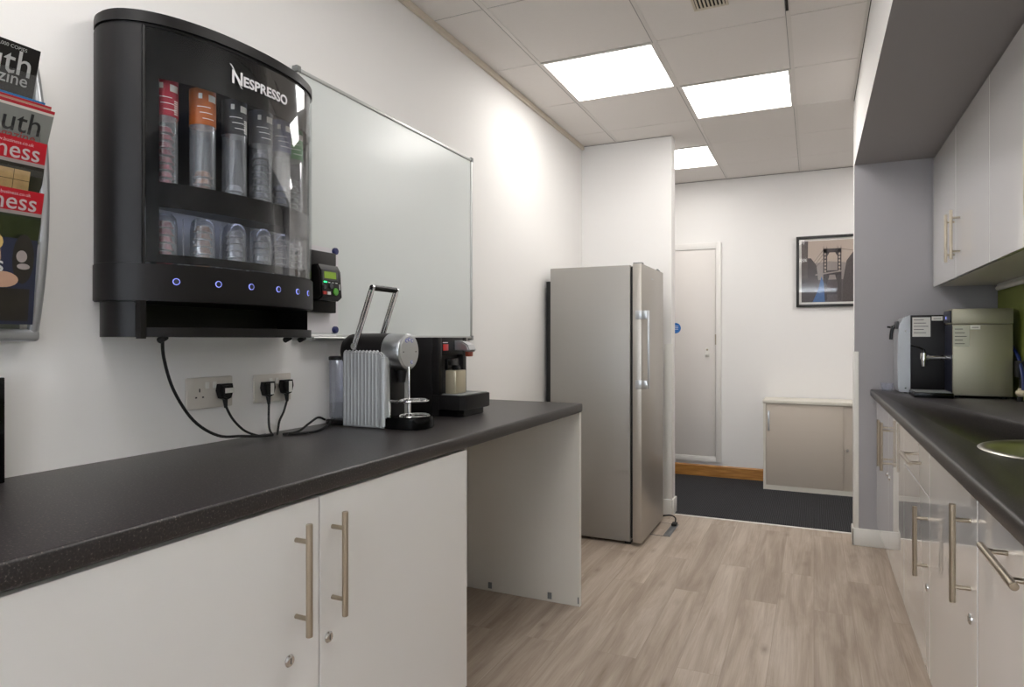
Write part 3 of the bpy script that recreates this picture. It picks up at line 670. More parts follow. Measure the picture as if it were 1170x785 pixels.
for z, l in ((1.234, 'blue round magnet at the bottom corner of the paper, near the pen tray'), (1.506, 'blue round magnet at the top corner of the paper above the card reader')):
    b_ = MB(); b_.lathe([(0, 0), (0.012, 0), (0.0125, 0.003), (0.0115, 0.010), (0.009, 0.012), (0, 0.012)], (WL+0.0157, 1.817, z), 24, axis='x')
    tag(b_.build('magnet', 'blue_magnet', origin=(WL+0.0157, 1.817, z)), l, 'magnet', 'blue whiteboard magnets')
MB_ = MB(); MB_.cyl((WL+0.034, 1.665, 1.2115+0.0), (WL+0.034, 1.80, 1.2115), 0.006, n=12)
tag(MB_.build('marker_pen', 'btn_white', origin=(WL+0.034, 1.73, 1.205)), 'thin white marker lying on the whiteboard tray under the paper', 'pen')
# card reader
t = thing('card_reader', (-1.47, 1.72, 1.29), 'black wall payment reader with green screen and buttons beside the capsule dispenser', 'card reader')
XP = -1.487
MB().box(XP-0.025, XP, 1.648, 1.795, 1.290, 1.494, bev=0.003).build('back_plate', 'black_satin', t)
b_ = MB(); 
poly = [(XP, 1.328), (XP+0.030, 1.328), (XP+0.046, 1.340), (XP+0.040, 1.425), (XP+0.028, 1.446), (XP, 1.446)]
b_.prism(poly, 1.668, 1.772, 'y', bev=0.005)
body = b_.build('reader_body', 'black_satin', t)
sl = 0.006/0.085
def RX(z): return XP+0.046-(z-1.340)*sl
def rb(y0, y1, z0, z1, m_, nm, th=0.0015, par=body):
    b_ = MB(); A = [(y0, z0), (y1, z0), (y1, z1), (y0, z1)]
    tt = bmesh.new(); f = [tt.verts.new((RX(z)+0.0002, y, z)) for y, z in A]; g = [tt.verts.new((RX(z)+th, y, z)) for y, z in A]
    tt.faces.new(g); 
    for i in range(4): tt.faces.new((f[i], f[(i+1) % 4], g[(i+1) % 4], g[i]))
    b_._merge(tt); return b_.build(nm, m_, par)
rb(1.678, 1.752, 1.394, 1.427, 'btn_grey', 'screen_bezel', 0.001)
rb(1.685, 1.742, 1.400, 1.422, 'screen_green', 'screen', 0.002)
rb(1.682, 1.695, 1.386, 1.390, 'led_green', 'indicator_light', 0.002)
for k in range(3): rb(1.702+k*0.018, 1.712+k*0.018, 1.386, 1.3885, 'btn_white', 'key_mark', 0.0012)
def rbtn(y, z, r, m_, nm):
    b_ = MB(); b_.cyl((RX(z), y, z), (RX(z)+0.004, y, z), r, n=24, bev=0.001); return b_.build(nm, m_, body)
rbtn(1.736, 1.358, 0.0125, 'btn_green', 'button'); rbtn(1.716, 1.376, 0.009, 'btn_grey', 'button'); rbtn(1.684, 1.372, 0.007, 'btn_grey', 'button')
rb(1.674, 1.690, 1.347, 1.357, 'btn_red', 'button', 0.003); rb(1.695, 1.710, 1.347, 1.357, 'btn_white', 'button', 0.003)
rb(1.757, 1.760, 1.365, 1.384, 'btn_white', 'card_slot', 0.001)

# ---------------- capsule dispenser ----------------
YC, ZB, ZT = 1.30, 1.206, 1.95
half = [(-0.315, 0.0), (-0.330, 0.03), (-0.335, 0.062), (-0.328, 0.098), (-0.308, 0.130), (-0.285, 0.152), (-0.25, 0.175), (-0.20, 0.196), (-0.14, 0.212), (-0.07, 0.221), (0.0, 0.224)]
cp = [Vector((a, b, 0)) for a, b in half]+[Vector((-a*0.87, b, 0)) for a, b in half[::-1][1:]]
cv = crom(cp, 4)
def plan(off=0.0, y0=-9, y1=9, back=0.0):
    out = []; n = len(cv)
    for i, p in enumerate(cv):
        d = (cv[min(i+1, n-1)]-cv[max(i-1, 0)]).normalized()
        q = Vector((p.x-d.y*off*1.0, p.y+d.x*off)) if True else p
        # outward normal of left-to-right curve is (-dy, dx)
        out.append((q.x, q.y))
    pts = [(WL+0.004+max(v, 0), YC+u) for u, v in out]
    return [p for p in pts if y0 <= p[1]-YC <= y1]
DX = WL+0.004
t = thing('capsule_dispenser', (DX, YC, ZB), 'large black wall-mounted coffee capsule dispenser with curved glass front', 'coffee capsule dispenser')
def D(off, z0, z1, name, m_, bev=0.0, y0=-9, y1=9, par=None):
    p = plan(off, y0, y1)
    if p[0][0] > DX+0.001: p = [(DX, p[0][1])]+p
    if p[-1][0] > DX+0.001: p = p+[(DX, p[-1][1])]
    return MB().prism(p, z0, z1, 'z', bev=bev).build(name, m_, par or t, ang=30)
D(0.0, 1.916, ZT, 'top_cap', 'black_satin', bev=0.006)
D(0.0025, 1.288, 1.374, 'control_panel', 'black_satin', bev=0.002)
cpn = [o for o in t.children if o.name.startswith('control_panel')][0]
# side walls and back, shelf
D(0.0, 1.3745, 1.9145, 'side_panel', 'black_satin', y0=-9, y1=-0.296)
D(0.0, 1.3745, 1.9145, 'side_panel', 'black_satin', y0=0.276, y1=9)
MB().box(DX, DX+0.012, YC-0.29, YC+0.27, 1.3745, 1.9145).build('back_panel', 'black_satin', t)
for z0_, z1_ in ((1.525, 1.545),):
    p = plan(-0.010, -0.288, 0.268); p = [(DX+0.013, p[0][1])]+p+[(DX+0.013, p[-1][1])]
    MB().prism(p, z0_, z1_, 'z').build('shelf', 'black_gloss', t)
fp = plan(-0.001, -0.292, 0.280)
dr = MB().strip(fp, 1.377, 1.9135, 0.003).build('glass_door', 'glass_door', t, ang=60)
bp_ = plan(-0.0055, -0.292, 0.272)
b_ = MB(); b_.strip(bp_, 1.800, 1.9135, 0.0015).strip(bp_, 1.505, 1.563, 0.0015).strip(bp_, 1.377, 1.397, 0.0015)
lp = plan(-0.0055, -0.292, -0.262); b_.strip(lp, 1.563, 1.800, 0.0015).strip(lp, 1.397, 1.505, 0.0015)
b_.build('door_mask', 'black_gloss', dr, ang=60)
b_ = MB(); b_.box(DX+0.135, DX+0.145, YC-0.2965, YC-0.291, 1.29, 1.9145); b_.build('door_seam', 'recess_black', t)
# logo on the curved door
fine = [(p[0], p[1]) for p in plan(0.0004)]
def surf(y):
    for i in range(len(fine)-1):
        a, c = fine[i], fine[i+1]
        if a[1] <= y <= c[1] and c[1] > a[1]: 
            k = (y-a[1])/(c[1]-a[1]); return a[0]+(c[0]-a[0])*k
    return fine[len(fine)//2][0]
def wrap_text(txt, y0, z0, size, sx, bold, name, m_, par, extra=None, ln=1.0):
    me = text_mesh(txt, size, sx, bold, 0.0004); b_ = MB()
    b_.mesh(me, fn=lambda v: Vector((surf(y0+v.x)+0.0006+v.z, y0+v.x, z0+v.y)))
    if extra: extra(b_)
    return b_.build(name, m_, par)
big = text_mesh('N', 0.046, 0.86, 0.0010, 0.0004); rest = text_mesh('ESPRESSO', 0.0345, 0.93, 0.0010, 0.0004)
wN = max(v.co.x for v in big.vertices); wR = max(v.co.x for v in rest.vertices)
LY0, LY1, LZ = 1.187, 1.373, 1.838
k_ = (LY1-LY0)/(wN+0.0015+wR)
b_ = MB()
b_.mesh(big, fn=lambda v: Vector((surf(LY0+v.x*k_)+0.0006+v.z, LY0+v.x*k_, LZ-0.001+v.y)))
b_.mesh(rest, fn=lambda v: Vector((surf(LY0+(wN+0.0015+v.x)*k_)+0.0006+v.z, LY0+(wN+0.0015+v.x)*k_, LZ+v.y)))
sw = [(-0.006, 0.044, 0.0), (0.000, 0.0405, 0.0016), (0.006, 0.033, 0.0024), (0.013, 0.018, 0.0026), (0.020, 0.004, 0.0022), (0.026, -0.0055, 0.0014), (0.034, -0.010, 0.0)]
for i in range(len(sw)-1):
    (a, c, w0), (e, f, w1) = sw[i], sw[i+1]
    P4 = [(a, c-w0), (e, f-w1), (e, f+w1), (a, c+w0)]
    P4 = [p for j, p in enumerate(P4) if j == 0 or p != P4[j-1]]
    if P4[0] == P4[-1]: P4 = P4[:-1]
    b_.poly([(surf(LY0+u)+0.0012, LY0+u, LZ+v) for u, v in P4])
b_.build('logo', 'logo_silver', dr)
# buttons with glowing rings
for y in (1.060, 1.152, 1.243, 1.335, 1.418, 1.482):
    x = surf(y)+0.0018; e = 0.002; nx = Vector((1, -(surf(y+0.01)-surf(y-0.01))/0.02, 0)).normalized()
    c = Vector((x, y, 1.334)); b_ = MB()
    b_.cyl(c, c+nx*0.0022, 0.0078, n=24, mi=1); b_.cyl(c-nx*0.001, c+nx*0.0027, 0.0062, n=24, mi=0)
    b_.build('button', ['black_blue', 'led_blue'], t)
# bottom chute box
p = plan(-0.012, -9, -0.296); p = p+[(DX, p[-1][1])]
MB().prism(p, ZB, 1.2875, 'z').build('chute_side', 'black_satin', t)
p = plan(-0.012, 0.250, 9); p = [(DX, p[0][1])]+p
MB().prism(p, ZB, 1.2875, 'z').build('chute_side', 'black_satin', t)
p = plan(-0.012, -0.294, 0.248); p = [(DX, p[0][1])]+p+[(DX, p[-1][1])]
MB().prism(p, ZB, ZB+0.006, 'z').build('chute_floor', 'black_satin', t)
MB().strip(plan(-0.002, -0.294, 0.276), ZB, 1.228, 0.004).build('chute_lip', 'black_satin', t, ang=60)
MB().box(DX, DX+0.008, YC-0.29, YC+0.262, ZB+0.006, 1.2875).build('chute_back', 'recess_black', t)
MB().box(DX+0.135, DX+0.15, YC-0.306, YC-0.292, ZB-0.004, 1.2885).build('corner_post', 'black_satin', t)
for y in (1.08, 1.49, 1.55): MB().cyl((DX+0.10, y, ZB-0.008), (DX+0.12, y, ZB+0.0002), 0.008, n=16).build('foot', 'black_rubber', t)
MB().box(DX+0.180, DX+0.187, YC-0.14, YC+0.14, 1.835, 1.839).build('lamp_strip', 'led_strip', t)
MB().box(DX+0.180, DX+0.186, YC-0.14, YC+0.14, 1.5195, 1.5235).build('lamp_strip', 'led_strip', t)
MB().box(DX+0.040, DX+0.044, YC-0.26, YC+0.25, 1.3746, 1.5245).build('frosted_panel', 'silver_plastic', t)
# capsule tubes
COLY = (1.072, 1.158, 1.246, 1.334, 1.414, 1.487)
COLX = [min(-1.360, surf(y)-0.060) for y in COLY]
names = ['red', 'orange', 'black', 'grey', 'navy', 'green']
bands = ['band_red', 'band_orange', 'band_black', 'band_slate', 'band_navy', 'band_green']
caps = ['cap_red', 'cap_copper', 'cap_silver', 'cap_slate', 'cap_navy', 'cap_darkg']
lcaps = ['cap_red', 'cap_copper', 'cap_silver', 'cap_gun', 'cap_gun', 'cap_darkg']
def capsule_mesh(mn):
    b_ = MB(); b_.lathe([(0.0, 0), (0.0225, 0), (0.0225, 0.0012), (0.0190, 0.0020), (0.0155, 0.0135), (0.010, 0.0165), (0.0, 0.0168)], (0, 0, 0), 16)
    o = b_.build('coffee_capsule', mn); me = o.data; bpy.data.objects.remove(o); return me
capm = {k: capsule_mesh(k) for k in set(caps+lcaps)}
def put_capsule(mn, x, y, z, label, group):
    o = bpy.data.objects.new('coffee_capsule', capm[mn]); C.objects.link(o); o.location = (x, y, z); tag(o, label, 'coffee capsule', group)
ord_ = ['first', 'second', 'third', 'fourth', 'fifth', 'sixth']
count = [9, 4, 3, 9, 5, 7]
for i in range(6):
    x, y = COLX[i], COLY[i]; z0_ = 1.5455; z1_ = 1.812; r = 0.030
    tt = thing('capsule_tube', (x, y, z0_), 'clear capsule tube with %s top label, %s from left in the upper window' % (names[i], ord_[i]), 'capsule tube', 'capsule tubes in the upper window')
    MB().lathe([(0.0, 0), (r, 0), (r, z1_-z0_), (r-0.001, z1_-z0_), (r-0.001, 0.001), (0, 0.001)], (x, y, z0_), 32).build('tube', 'tube_clear', tt, ang=60)
    q = r+0.0006; zz = z1_-z0_
    bd = MB().lathe([(r+0.0001, zz-0.088), (q, zz-0.088), (q, zz), (r-0.004, zz+0.002), (0, zz+0.002), (0, zz+0.0012), (r+0.0001, zz+0.0002)], (x, y, z0_), 32).build('label_band', bands[i], tt, ang=60)
    # white logo patch, barcode sticker and lines of print on the band, facing the room
    def arc(a0, a1, za, zb, m_, nm, th=0.0009):
        pl = [(x+(q+th)*math.cos(a), y+(q+th)*math.sin(a)) for a in [a0+(a1-a0)*k/6 for k in range(7)]]
        return MB().strip(pl, za, zb, 0.0006).build(nm, m_, bd, ang=60)
    zt = z0_+zz
    arc(-1.0, -0.72, zt-0.026, zt-0.013, 'label_white', 'logo_patch')
    arc(-0.25, 0.45, zt-0.030, zt-0.014, 'label_white', 'sticker')
    for k in range(3): arc(-1.1+0.2*k, -0.1+0.15*k, zt-0.046-0.014*k, zt-0.0445-0.014*k, 'ink_light', 'print_line')
    if i in (0, 2):
        for k in range(7): arc(0.10, 0.50, zt-0.052-0.005*k, zt-0.0495-0.005*k, 'label_white', 'barcode')
    for k in range(count[i]):
        put_capsule(caps[i], x, y, z0_+0.0012+k*0.0176, '%s capsule stacked inside the %s upper tube of the dispenser' % (names[i] if i else 'red', ord_[i]), 'capsules in the %s upper tube' % ord_[i])
    # lower channel
    zl0, zl1 = 1.3755, 1.500; xl = x
    tt = thing('capsule_channel', (xl, y, zl0), 'clear arched capsule channel, %s from left in the lower window' % ord_[i], 'capsule tube', 'capsule channels in the lower window')
    MB().lathe([(0.0, 0), (0.029, 0), (0.029, 0.095), (0.026, 0.112), (0.018, 0.122), (0.017, 0.121), (0.025, 0.111), (0.028, 0.095), (0.028, 0.001), (0, 0.001)], (xl, y, zl0), 32).build('tube', 'tube_clear', tt, ang=60)
    for s_ in (-1, 1): MB().box(xl+0.018, xl+0.021, y+s_*0.036-0.001, y+s_*0.036+0.001, zl0, zl0+0.115).build('guide_rail', 'tube_clear', tt)
    for k in range(6):
        put_capsule(lcaps[i], xl, y, zl0+0.0012+k*0.0176, '%s capsule stacked in the %s lower channel of the dispenser' % (['red', 'copper', 'silver', 'grey', 'grey', 'dark green'][i], ord_[i]), 'capsules in the %s lower channel' % ord_[i])

# ---------------- sockets, plugs and cables ----------------
def double_socket(y0, z0, label, skip):
    t = thing('wall_socket', (WL, y0+0.075, z0), label, 'wall socket', 'double wall sockets above the left worktop')
    MB().box(WL+0.0005, WL+0.009, y0, y0+0.152, z0, z0+0.086, bev=0.003).build('face_plate', 'socket_white', t)
    zc = z0+0.043
    for k in (0, 1):
        yc = y0+0.040+k*0.072; sy = yc+0.024 if k == 0 else yc-0.024
        MB().box(WL+0.009, WL+0.0125, sy-0.006, sy+0.006, z0+0.055, z0+0.073, bev=0.0015).build('switch', 'trim_white', t)
        if k in skip: continue
        b_ = MB(); b_.box(WL+0.0088, WL+0.0094, yc-0.002, yc+0.002, z0+0.046, z0+0.056).box(WL+0.0088, WL+0.0094, yc-0.014, yc-0.008, z0+0.030, z0+0.034).box(WL+0.0088, WL+0.0094, yc+0.008, yc+0.014, z0+0.030, z0+0.034)
        b_.build('pin_holes', 'ink', t)
    return t
S1, S2, SZ1, SZ2 = 1.232, 1.465, 1.010, 1.008
double_socket(S1, SZ1, 'white double wall socket on the left with one plug in and one free outlet', (1,))
double_socket(S2, SZ2, 'white double wall socket on the right with two black plugs in', (0, 1))
X0 = WL+0.0096
def plug(y, z, label, path, lab='v'):
    t = thing('power_plug', (X0, y, z), label, 'plug', 'black plugs with leads')
    poly = [(-0.022, 0.024), (0.022, 0.024), (0.026, 0.004), (0.018, -0.020), (0.0, -0.026), (-0.018, -0.020), (-0.026, 0.004)]
    MB().prism([(y+a*0.92, z+c*0.92) for a, c in poly], X0, X0+0.026, 'x', bev=0.005).build('plug_body', 'black_satin', t)
    if lab == 'v': MB().box(X0+0.026, X0+0.0265, y-0.002, y+0.012, z-0.016, z+0.018).build('test_label', 'label_white', t)
    else: MB().box(X0+0.026, X0+0.0265, y-0.010, y+0.022, z-0.004, z+0.010).build('test_label', 'label_white', t)
    b_ = MB(); b_.cyl((X0+0.014, y, z-0.018), (X0+0.014, y+0.003, z-0.046), 0.0075, 0.0045, n=16)
    b_.tube([(X0+0.014, y+0.003, z-0.042)]+path, 0.0034, n=8); b_.build('lead', 'black_rubber', t)
zw = WT1+0.0036
plug(S1+0.112, SZ1+0.044, 'black plug with sideways white label in the left socket', [(X0+0.02, 1.365, 0.975), (X0+0.035, 1.392, 0.940), (X0+0.045, 1.43, 0.921), (X0+0.05, 1.458, zw)], 'h')
plug(S2+0.040, SZ2+0.042, 'black plug in the left outlet of the right socket', [(X0+0.018, 1.503, 0.96), (X0+0.03, 1.495, 0.93), (X0+0.045, 1.490, zw)])
plug(S2+0.116, SZ2+0.044, 'black plug in the right outlet of the right socket', [(X0+0.018, 1.565, 0.975), (X0+0.03, 1.535, 0.95), (X0+0.05, 1.508, 0.925), (X0+0.055, 1.500, zw)])
b_ = MB(); b_.tube([(-1.44, 1.098, 1.206), (-1.455, 1.113, 1.155), (-1.49, 1.168, 1.07), (-1.50, 1.235, 0.985), (-1.495, 1.31, 0.935), (-1.48, 1.38, 0.925), (-1.47, 1.44, 0.918), (-1.465, 1.482, zw+0.0006)], 0.004)
tag(b_.build('power_cable', 'black_rubber', origin=(-1.47, 1.3, WT1)), 'long black cable hanging from under the dispenser down to the worktop', 'cable')
b_ = MB(); b_.tube([(-1.452, 1.510, zw), (-1.44, 1.56, zw+0.002), (-1.45, 1.62, 0.935), (-1.475, 1.69, 0.945), (-1.49, 1.74, 0.932)], 0.0036)
tag(b_.build('power_cable', 'black_rubber', origin=(-1.45, 1.6, WT1)), 'black cable arching above the worktop to the back of the ribbed coffee machine', 'cable')
b_ = MB(); b_.tube([(-1.437, 1.515, zw), (-1.41, 1.56, zw), (-1.41, 1.62, zw), (-1.44, 1.70, zw+0.006), (-1.475, 1.75, 0.925)], 0.0036)
tag(b_.build('power_cable', 'black_rubber', origin=(-1.42, 1.6, WT1)), 'lower black cable lying along the worktop to the ribbed coffee machine', 'cable')
b_ = MB(); b_.prism([(1.502, 0.9135), (1.555, 0.9135), (1.552, 0.930), (1.508, 0.950)], -1.513, -1.512, 'x')
tag(b_.build('paper_tag', 'label_white', origin=(-1.512, 1.53, 0.9125)), 'small white folded paper tag by the cable bundle on the worktop', 'tag')

# ---------------- ribbed coffee machine ----------------
t = thing('coffee_machine', (-1.3, 1.81, WT1), 'silver ribbed coffee machine with black drum top and raised carry handle', 'coffee machine')
YN0, YN1 = 1.738, 1.888; Z = WT1+0.002
# ribbed side panels (near and far): vertical ribs in a rounded outline
def ribbed(y_in, y_out, far=False):
    b_ = MB(); n = 10; xa, xb_ = -1.418, -1.288; s_ = -1 if y_out < y_in else 1
    outl = [(xa, Z), (xb_+0.035, Z), (xb_+0.035, 1.138), (xb_+0.030, 1.152), (xb_+0.018, 1.160), (xa+0.014, 1.163), (xa+0.004, 1.157), (xa, 1.145)]
    b_.prism(outl, min(y_in, y_out), max(y_in, y_out), 'y', bev=0.004)
    for k in range(n):
        x = xa+0.008+k*(xb_-xa-0.004)/(n-1)
        b_.cyl((x, y_out-s_*0.0053, Z+0.006), (x, y_out-s_*0.0053, 1.156), 0.0064, n=20)
        b_.tube([(x, y_out-s_*0.0053, 1.150), (x, y_out-s_*0.006, 1.155), (x, y_out-s_*0.0105, 1.1595), (x, y_in+s_*0.002, 1.160)], 0.0062, n=12, smooth=3)
    b_.cyl((xb_+0.026, y_out-s_*0.0165, Z), (xb_+0.026, y_out-s_*0.0165, 1.148), 0.0178, n=32, bev=0.006)
    b_.build('side_panel', 'rib_silver', t, ang=40)
ribbed(YN0+0.030, YN0+0.004); ribbed(YN1-0.030, YN1-0.004)
b_ = MB(); b_.box(-1.425, -1.262, YN0+0.0305, YN1-0.0305, Z-0.001, 1.135, bev=0.004); b_.box(-1.262, -1.246, YN0+0.034, YN1-0.034, Z+0.02, 1.12, bev=0.006); b_.build('body', 'black_satin', t)
cy, cz = 1.813, 1.160
b_ = MB(); b_.lathe([(0, -1.452), (0.030, -1.451), (0.050, -1.444), (0.058, -1.430), (0.061, -1.41), (0.061, -1.272), (0.0, -1.272)], (0, cy, cz), 48, axis='x'); b_.build('drum', 'black_satin', t)
hd = MB().lathe([(0, -1.2715), (0.0605, -1.2715), (0.0612, -1.266), (0.0612, -1.212), (0.059, -1.205), (0.055, -1.2025), (0, -1.2025)], (0, cy, cz), 56, axis='x').build('head', 'aluminium', t)
MB().lathe([(0, 0), (0.0525, 0), (0.0515, 0.0012), (0, 0.0014)], (-1.2024, cy, cz), 48, axis='x').build('face_plate', 'frame_alu', hd)
for dy, dz in ((-0.018, 0.036), (-0.003, 0.040), (0.014, 0.036), (0.012, -0.034)):
    b_ = MB(); b_.cyl((-1.2012, cy+dy, cz+dz), (-1.1995, cy+dy, cz+dz), 0.0062, n=20, mi=0); b_.cyl((-1.2012, cy+dy, cz+dz), (-1.1990, cy+dy, cz+dz), 0.0042, n=20, mi=1); b_.build('button', ['btn_glow_lavender', 'btn_white'], hd)
for dy in (-0.036, 0.036): MB().cyl((-1.2012, cy+dy, cz), (-1.1995, cy+dy, cz), 0.002, n=12).build('screw', 'ink', hd)
MB().cyl((-1.232, cy, 1.060), (-1.232, cy, 1.103), 0.012, 0.018, n=24).build('spout', 'black_satin', t)
# carry handle: two arms + grip
PB, PT = (-1.372, 1.178), (-1.300, 1.368)
h_ = MB().cyl((PT[0], YN0+0.013, PT[1]), (PT[0], YN1-0.013, PT[1]), 0.0095, n=24).build('carry_handle', 'black_satin', t)
for y in (YN0+0.008, YN1-0.008):
    b_ = MB(); d_ = Vector((PT[0]-PB[0], 0, PT[1]-PB[1])).normalized(); nrm = Vector((d_.z, 0, -d_.x))
    a_, c_ = Vector((PB[0], y, PB[1])), Vector((PT[0], y, PT[1]))
    for s_ in (-1, 1): b_.cyl(a_+nrm*0.0052*s_, c_+nrm*0.0052*s_, 0.0054, n=12)
    b_.cyl((PB[0], y-0.006, PB[1]), (PB[0], y+0.006, PB[1]), 0.012, n=24, bev=0.002); b_.cyl((PT[0], y-0.005, PT[1]), (PT[0], y+0.005, PT[1]), 0.0095, n=24, bev=0.002)
    b_.cyl((PB[0], y-0.007, PB[1]), (PB[0], y+0.007, PB[1]), 0.005, n=16)
    b_.build('handle_arm', 'chrome', h_)
MB().cyl((PB[0], YN0+0.01, PB[1]), (PB[0], YN1-0.01, PB[1]), 0.005, n=12).build('pivot_rod', 'chrome', h_)
# drip tray base
b_ = MB(); pl = [(-1.262, YN0+0.008), (-1.165, YN0+0.008), (-1.140, YN0+0.022), (-1.128, YN0+0.048), (-1.124, cy), (-1.128, YN1-0.048), (-1.140, YN1-0.022), (-1.165, YN1-0.008), (-1.262, YN1-0.008)]
b_.prism(pl, Z-0.001, Z+0.036, 'z', bev=0.003); b_.build('drip_tray', 'black_gloss', t, ang=50)
b_ = MB(); b_.tube([(-1.182+0.047*math.cos(a), cy+0.057*math.sin(a), Z+0.039) for a in [2*PI*k/12 for k in range(12)]], 0.0026, n=8, closed=True)
for k in range(7): b_.cyl((-1.182-0.046*math.cos(math.asin((k-3)*0.27)), cy+(k-3)*0.0155, Z+0.039), (-1.182+0.046*math.cos(math.asin((k-3)*0.27)), cy+(k-3)*0.0155, Z+0.039), 0.0014, n=8)
b_.build('drip_grid', 'chrome', t)
# swivelling cup support ring
b_ = MB(); zr = 1.001
b_.tube([(-1.186+0.046*math.cos(a), cy+0.054*math.sin(a), zr) for a in [2*PI*k/12 for k in range(12)]], 0.0034, n=8, closed=True)
for k in range(5): b_.cyl((-1.23, cy+(k-2)*0.018, zr), (-1.142 if abs(k-2) < 2 else -1.16, cy+(k-2)*0.018, zr), 0.0016, n=8)
b_.cyl((-1.25, YN0+0.024, zr), (-1.215, YN0+0.026, zr), 0.005, n=12)
b_.cyl((-1.245, YN0+0.024, Z+0.036), (-1.245, YN0+0.024, zr), 0.0055, n=16); b_.cyl((-1.196, cy-0.01, Z+0.036), (-1.196, cy-0.01, zr), 0.006, n=16); b_.cyl((-1.196, cy-0.01, zr), (-1.196, cy-0.01, 1.112), 0.0032, n=12)
b_.build('cup_stand', 'chrome', t)
# water tank at the back
b_ = MB(); b_.lathe([(0, 0), (0.030, 0), (0.033, 0.006), (0.034, 0.2), (0.0335, 0.2), (0.0325, 0.007), (0.029, 0.002), (0, 0.002)], (-1.478, 1.800, 0.930), 32); tk = b_.build('water_tank', 'tank_clear', t, ang=60)
MB().lathe([(0, 0), (0.0318, 0), (0.0322, 0.05), (0, 0.05)], (-1.478, 1.800, 0.9335), 32).build('water', 'perspex', tk)
b_ = MB(); b_.lathe([(0, 0), (0.036, 0), (0.036, 0.010), (0.032, 0.013), (0, 0.013)], (-1.478, 1.800, 1.1305), 32); b_.box(-1.46, -1.42, 1.79, 1.82, 1.13, 1.14, bev=0.002); b_.build('lid', 'black_satin', tk)
b_ = MB(); b_.box(-1.508, -1.4255, 1.765, 1.86, WT1+0.0005, 0.9295, bev=0.004); b_.build('tank_base', 'black_satin', t)

# ---------------- tall black coffee machine ----------------
t = thing('coffee_machine', (-1.35, 2.22, WT1), 'tall black coffee machine with silver spout and boxy drip drawer, behind the ribbed one', 'coffee machine')
Y0, Y1 = 2.12, 2.335; XF = -1.275; ZTP = 1.208
MB().box(-1.500, -1.305, Y0, Y1, WT1+0.001, ZTP, bev=0.003).build('rear_housing', 'black_satin', t)
b_ = MB(); b_.box(-1.3035, XF, Y0, Y0+0.024, 0.992, ZTP, bev=0.002).box(-1.3035, XF, Y1-0.030, Y1, 0.992, ZTP, bev=0.002).box(-1.3035, XF, Y0+0.024, Y1-0.030, 1.140, ZTP, bev=0.002).box(-1.3035, XF, Y0, Y1, WT1+0.001, 0.992)
b_.build('front_panel', 'black_satin', t)
MB().box(-1.3045, -1.300, Y0+0.025, Y1-0.031, 0.993, 1.139).build('recess', 'recess_black', t)
b_ = MB(); b_.box(XF+0.0, XF+0.016, Y0+0.040, Y0+0.125, 1.085, 1.128, bev=0.004).box(XF+0.004, XF+0.03, Y0+0.085, Y0+0.115, 1.07, 1.10, bev=0.004); b_.build('nozzle_block', 'black_gloss', t)
sp = [(XF, 1.158), (XF+0.035, 1.158), (XF+0.060, 1.152), (XF+0.066, 1.160), (XF+0.058, 1.180), (XF+0.035, 1.192), (XF, 1.196)]
MB().prism(sp, Y0+0.115, Y0+0.175, 'y', bev=0.005).build('spout_cover', 'aluminium', t)
MB().box(XF+0.040, XF+0.060, Y0+0.13, Y0+0.16, 1.134, 1.1535, bev=0.003).build('spout_tip', 'copper_tip', t)
MB().box(XF, XF+0.002, Y0+0.030, Y0+0.068, 1.158, 1.182, bev=0.0008).build('indicator', 'btn_red', t)
b_ = MB(); b_.box(XF, XF+0.001, Y0+0.030, Y0+0.066, 1.187, 1.190); b_.build('indicator_print', 'ink_light', t)
b_ = MB(); xt = -1.166
b_.prism([(XF+0.0005, Y0), (xt-0.02, Y0), (xt-0.004, Y0+0.012), (xt, Y0+0.04), (xt+0.002, Y1-0.03), (xt-0.004, Y1-0.002), (XF+0.0005, Y1)], 0.938, 0.992, 'z', bev=0.002); b_.build('drip_drawer', 'black_satin', t)
MB().prism([(XF+0.0005, Y0+0.006), (xt-0.03, Y0+0.006), (xt-0.012, Y0+0.02), (xt-0.012, Y1-0.04), (xt-0.03, Y1-0.03), (XF+0.0005, Y1-0.03)], WT1+0.001, 0.9375, 'z', bev=0.002).build('drawer_base', 'black_gloss', t)
MB().box(XF+0.004, xt-0.010, Y0+0.012, Y1-0.012, 0.992, 0.9948, bev=0.001).build('drip_grid', 'grey_plastic', t)
b_ = MB(); b_.box(XF+0.004, XF+0.050, Y0+0.040, Y0+0.122, 0.9950, 1.083, bev=0.004); 
tag(b_.build('milk_container', 'tray_champagne', origin=(XF+0.03, Y0+0.08, 0.9950)), 'pale metallic upright container standing on the drip drawer of the black machine', 'container')

# ---------------- right: water dispensers ----------------
t = thing('water_dispenser', (0.6, 4.18, WT1), 'black water dispenser with curved silver front and lever tap in the far corner', 'water dispenser')
MB().box(0.470, 0.73, 4.085, 4.29, WT1+0.006, 1.330, bev=0.004).build('body', 'black_satin', t)
fr = [(0.4695, WT1+0.004), (0.420, WT1+0.006), (0.412, WT1+0.03), (0.409, 1.05), (0.411, 1.20), (0.418, 1.28), (0.435, 1.315), (0.4695, 1.330)]
MB().prism(fr, 4.083, 4.292, 'y', bev=0.006).build('front_cover', 'silver_plastic', t)
b_ = MB(); b_.cyl((0.405, 4.17, 1.272), (0.388, 4.17, 1.268), 0.007); b_.tube([(0.412, 4.17, 1.28), (0.395, 4.17, 1.262), (0.388, 4.17, 1.23), (0.386, 4.17, 1.20)], 0.009); b_.cyl((0.385, 4.17, 1.268), (0.368, 4.17, 1.27), 0.005); b_.build('tap_lever', 'black_gloss', t)
b_ = MB(); b_.box(0.404, 0.42, 4.11, 4.20, 1.258, 1.300, bev=0.006); b_.build('control_strip', 'btn_grey', t)
for z in (1.245, 0.94): MB().cyl((0.446, 4.083, z), (0.446, 4.0805, z), 0.004).build('screw', 'chrome', t)
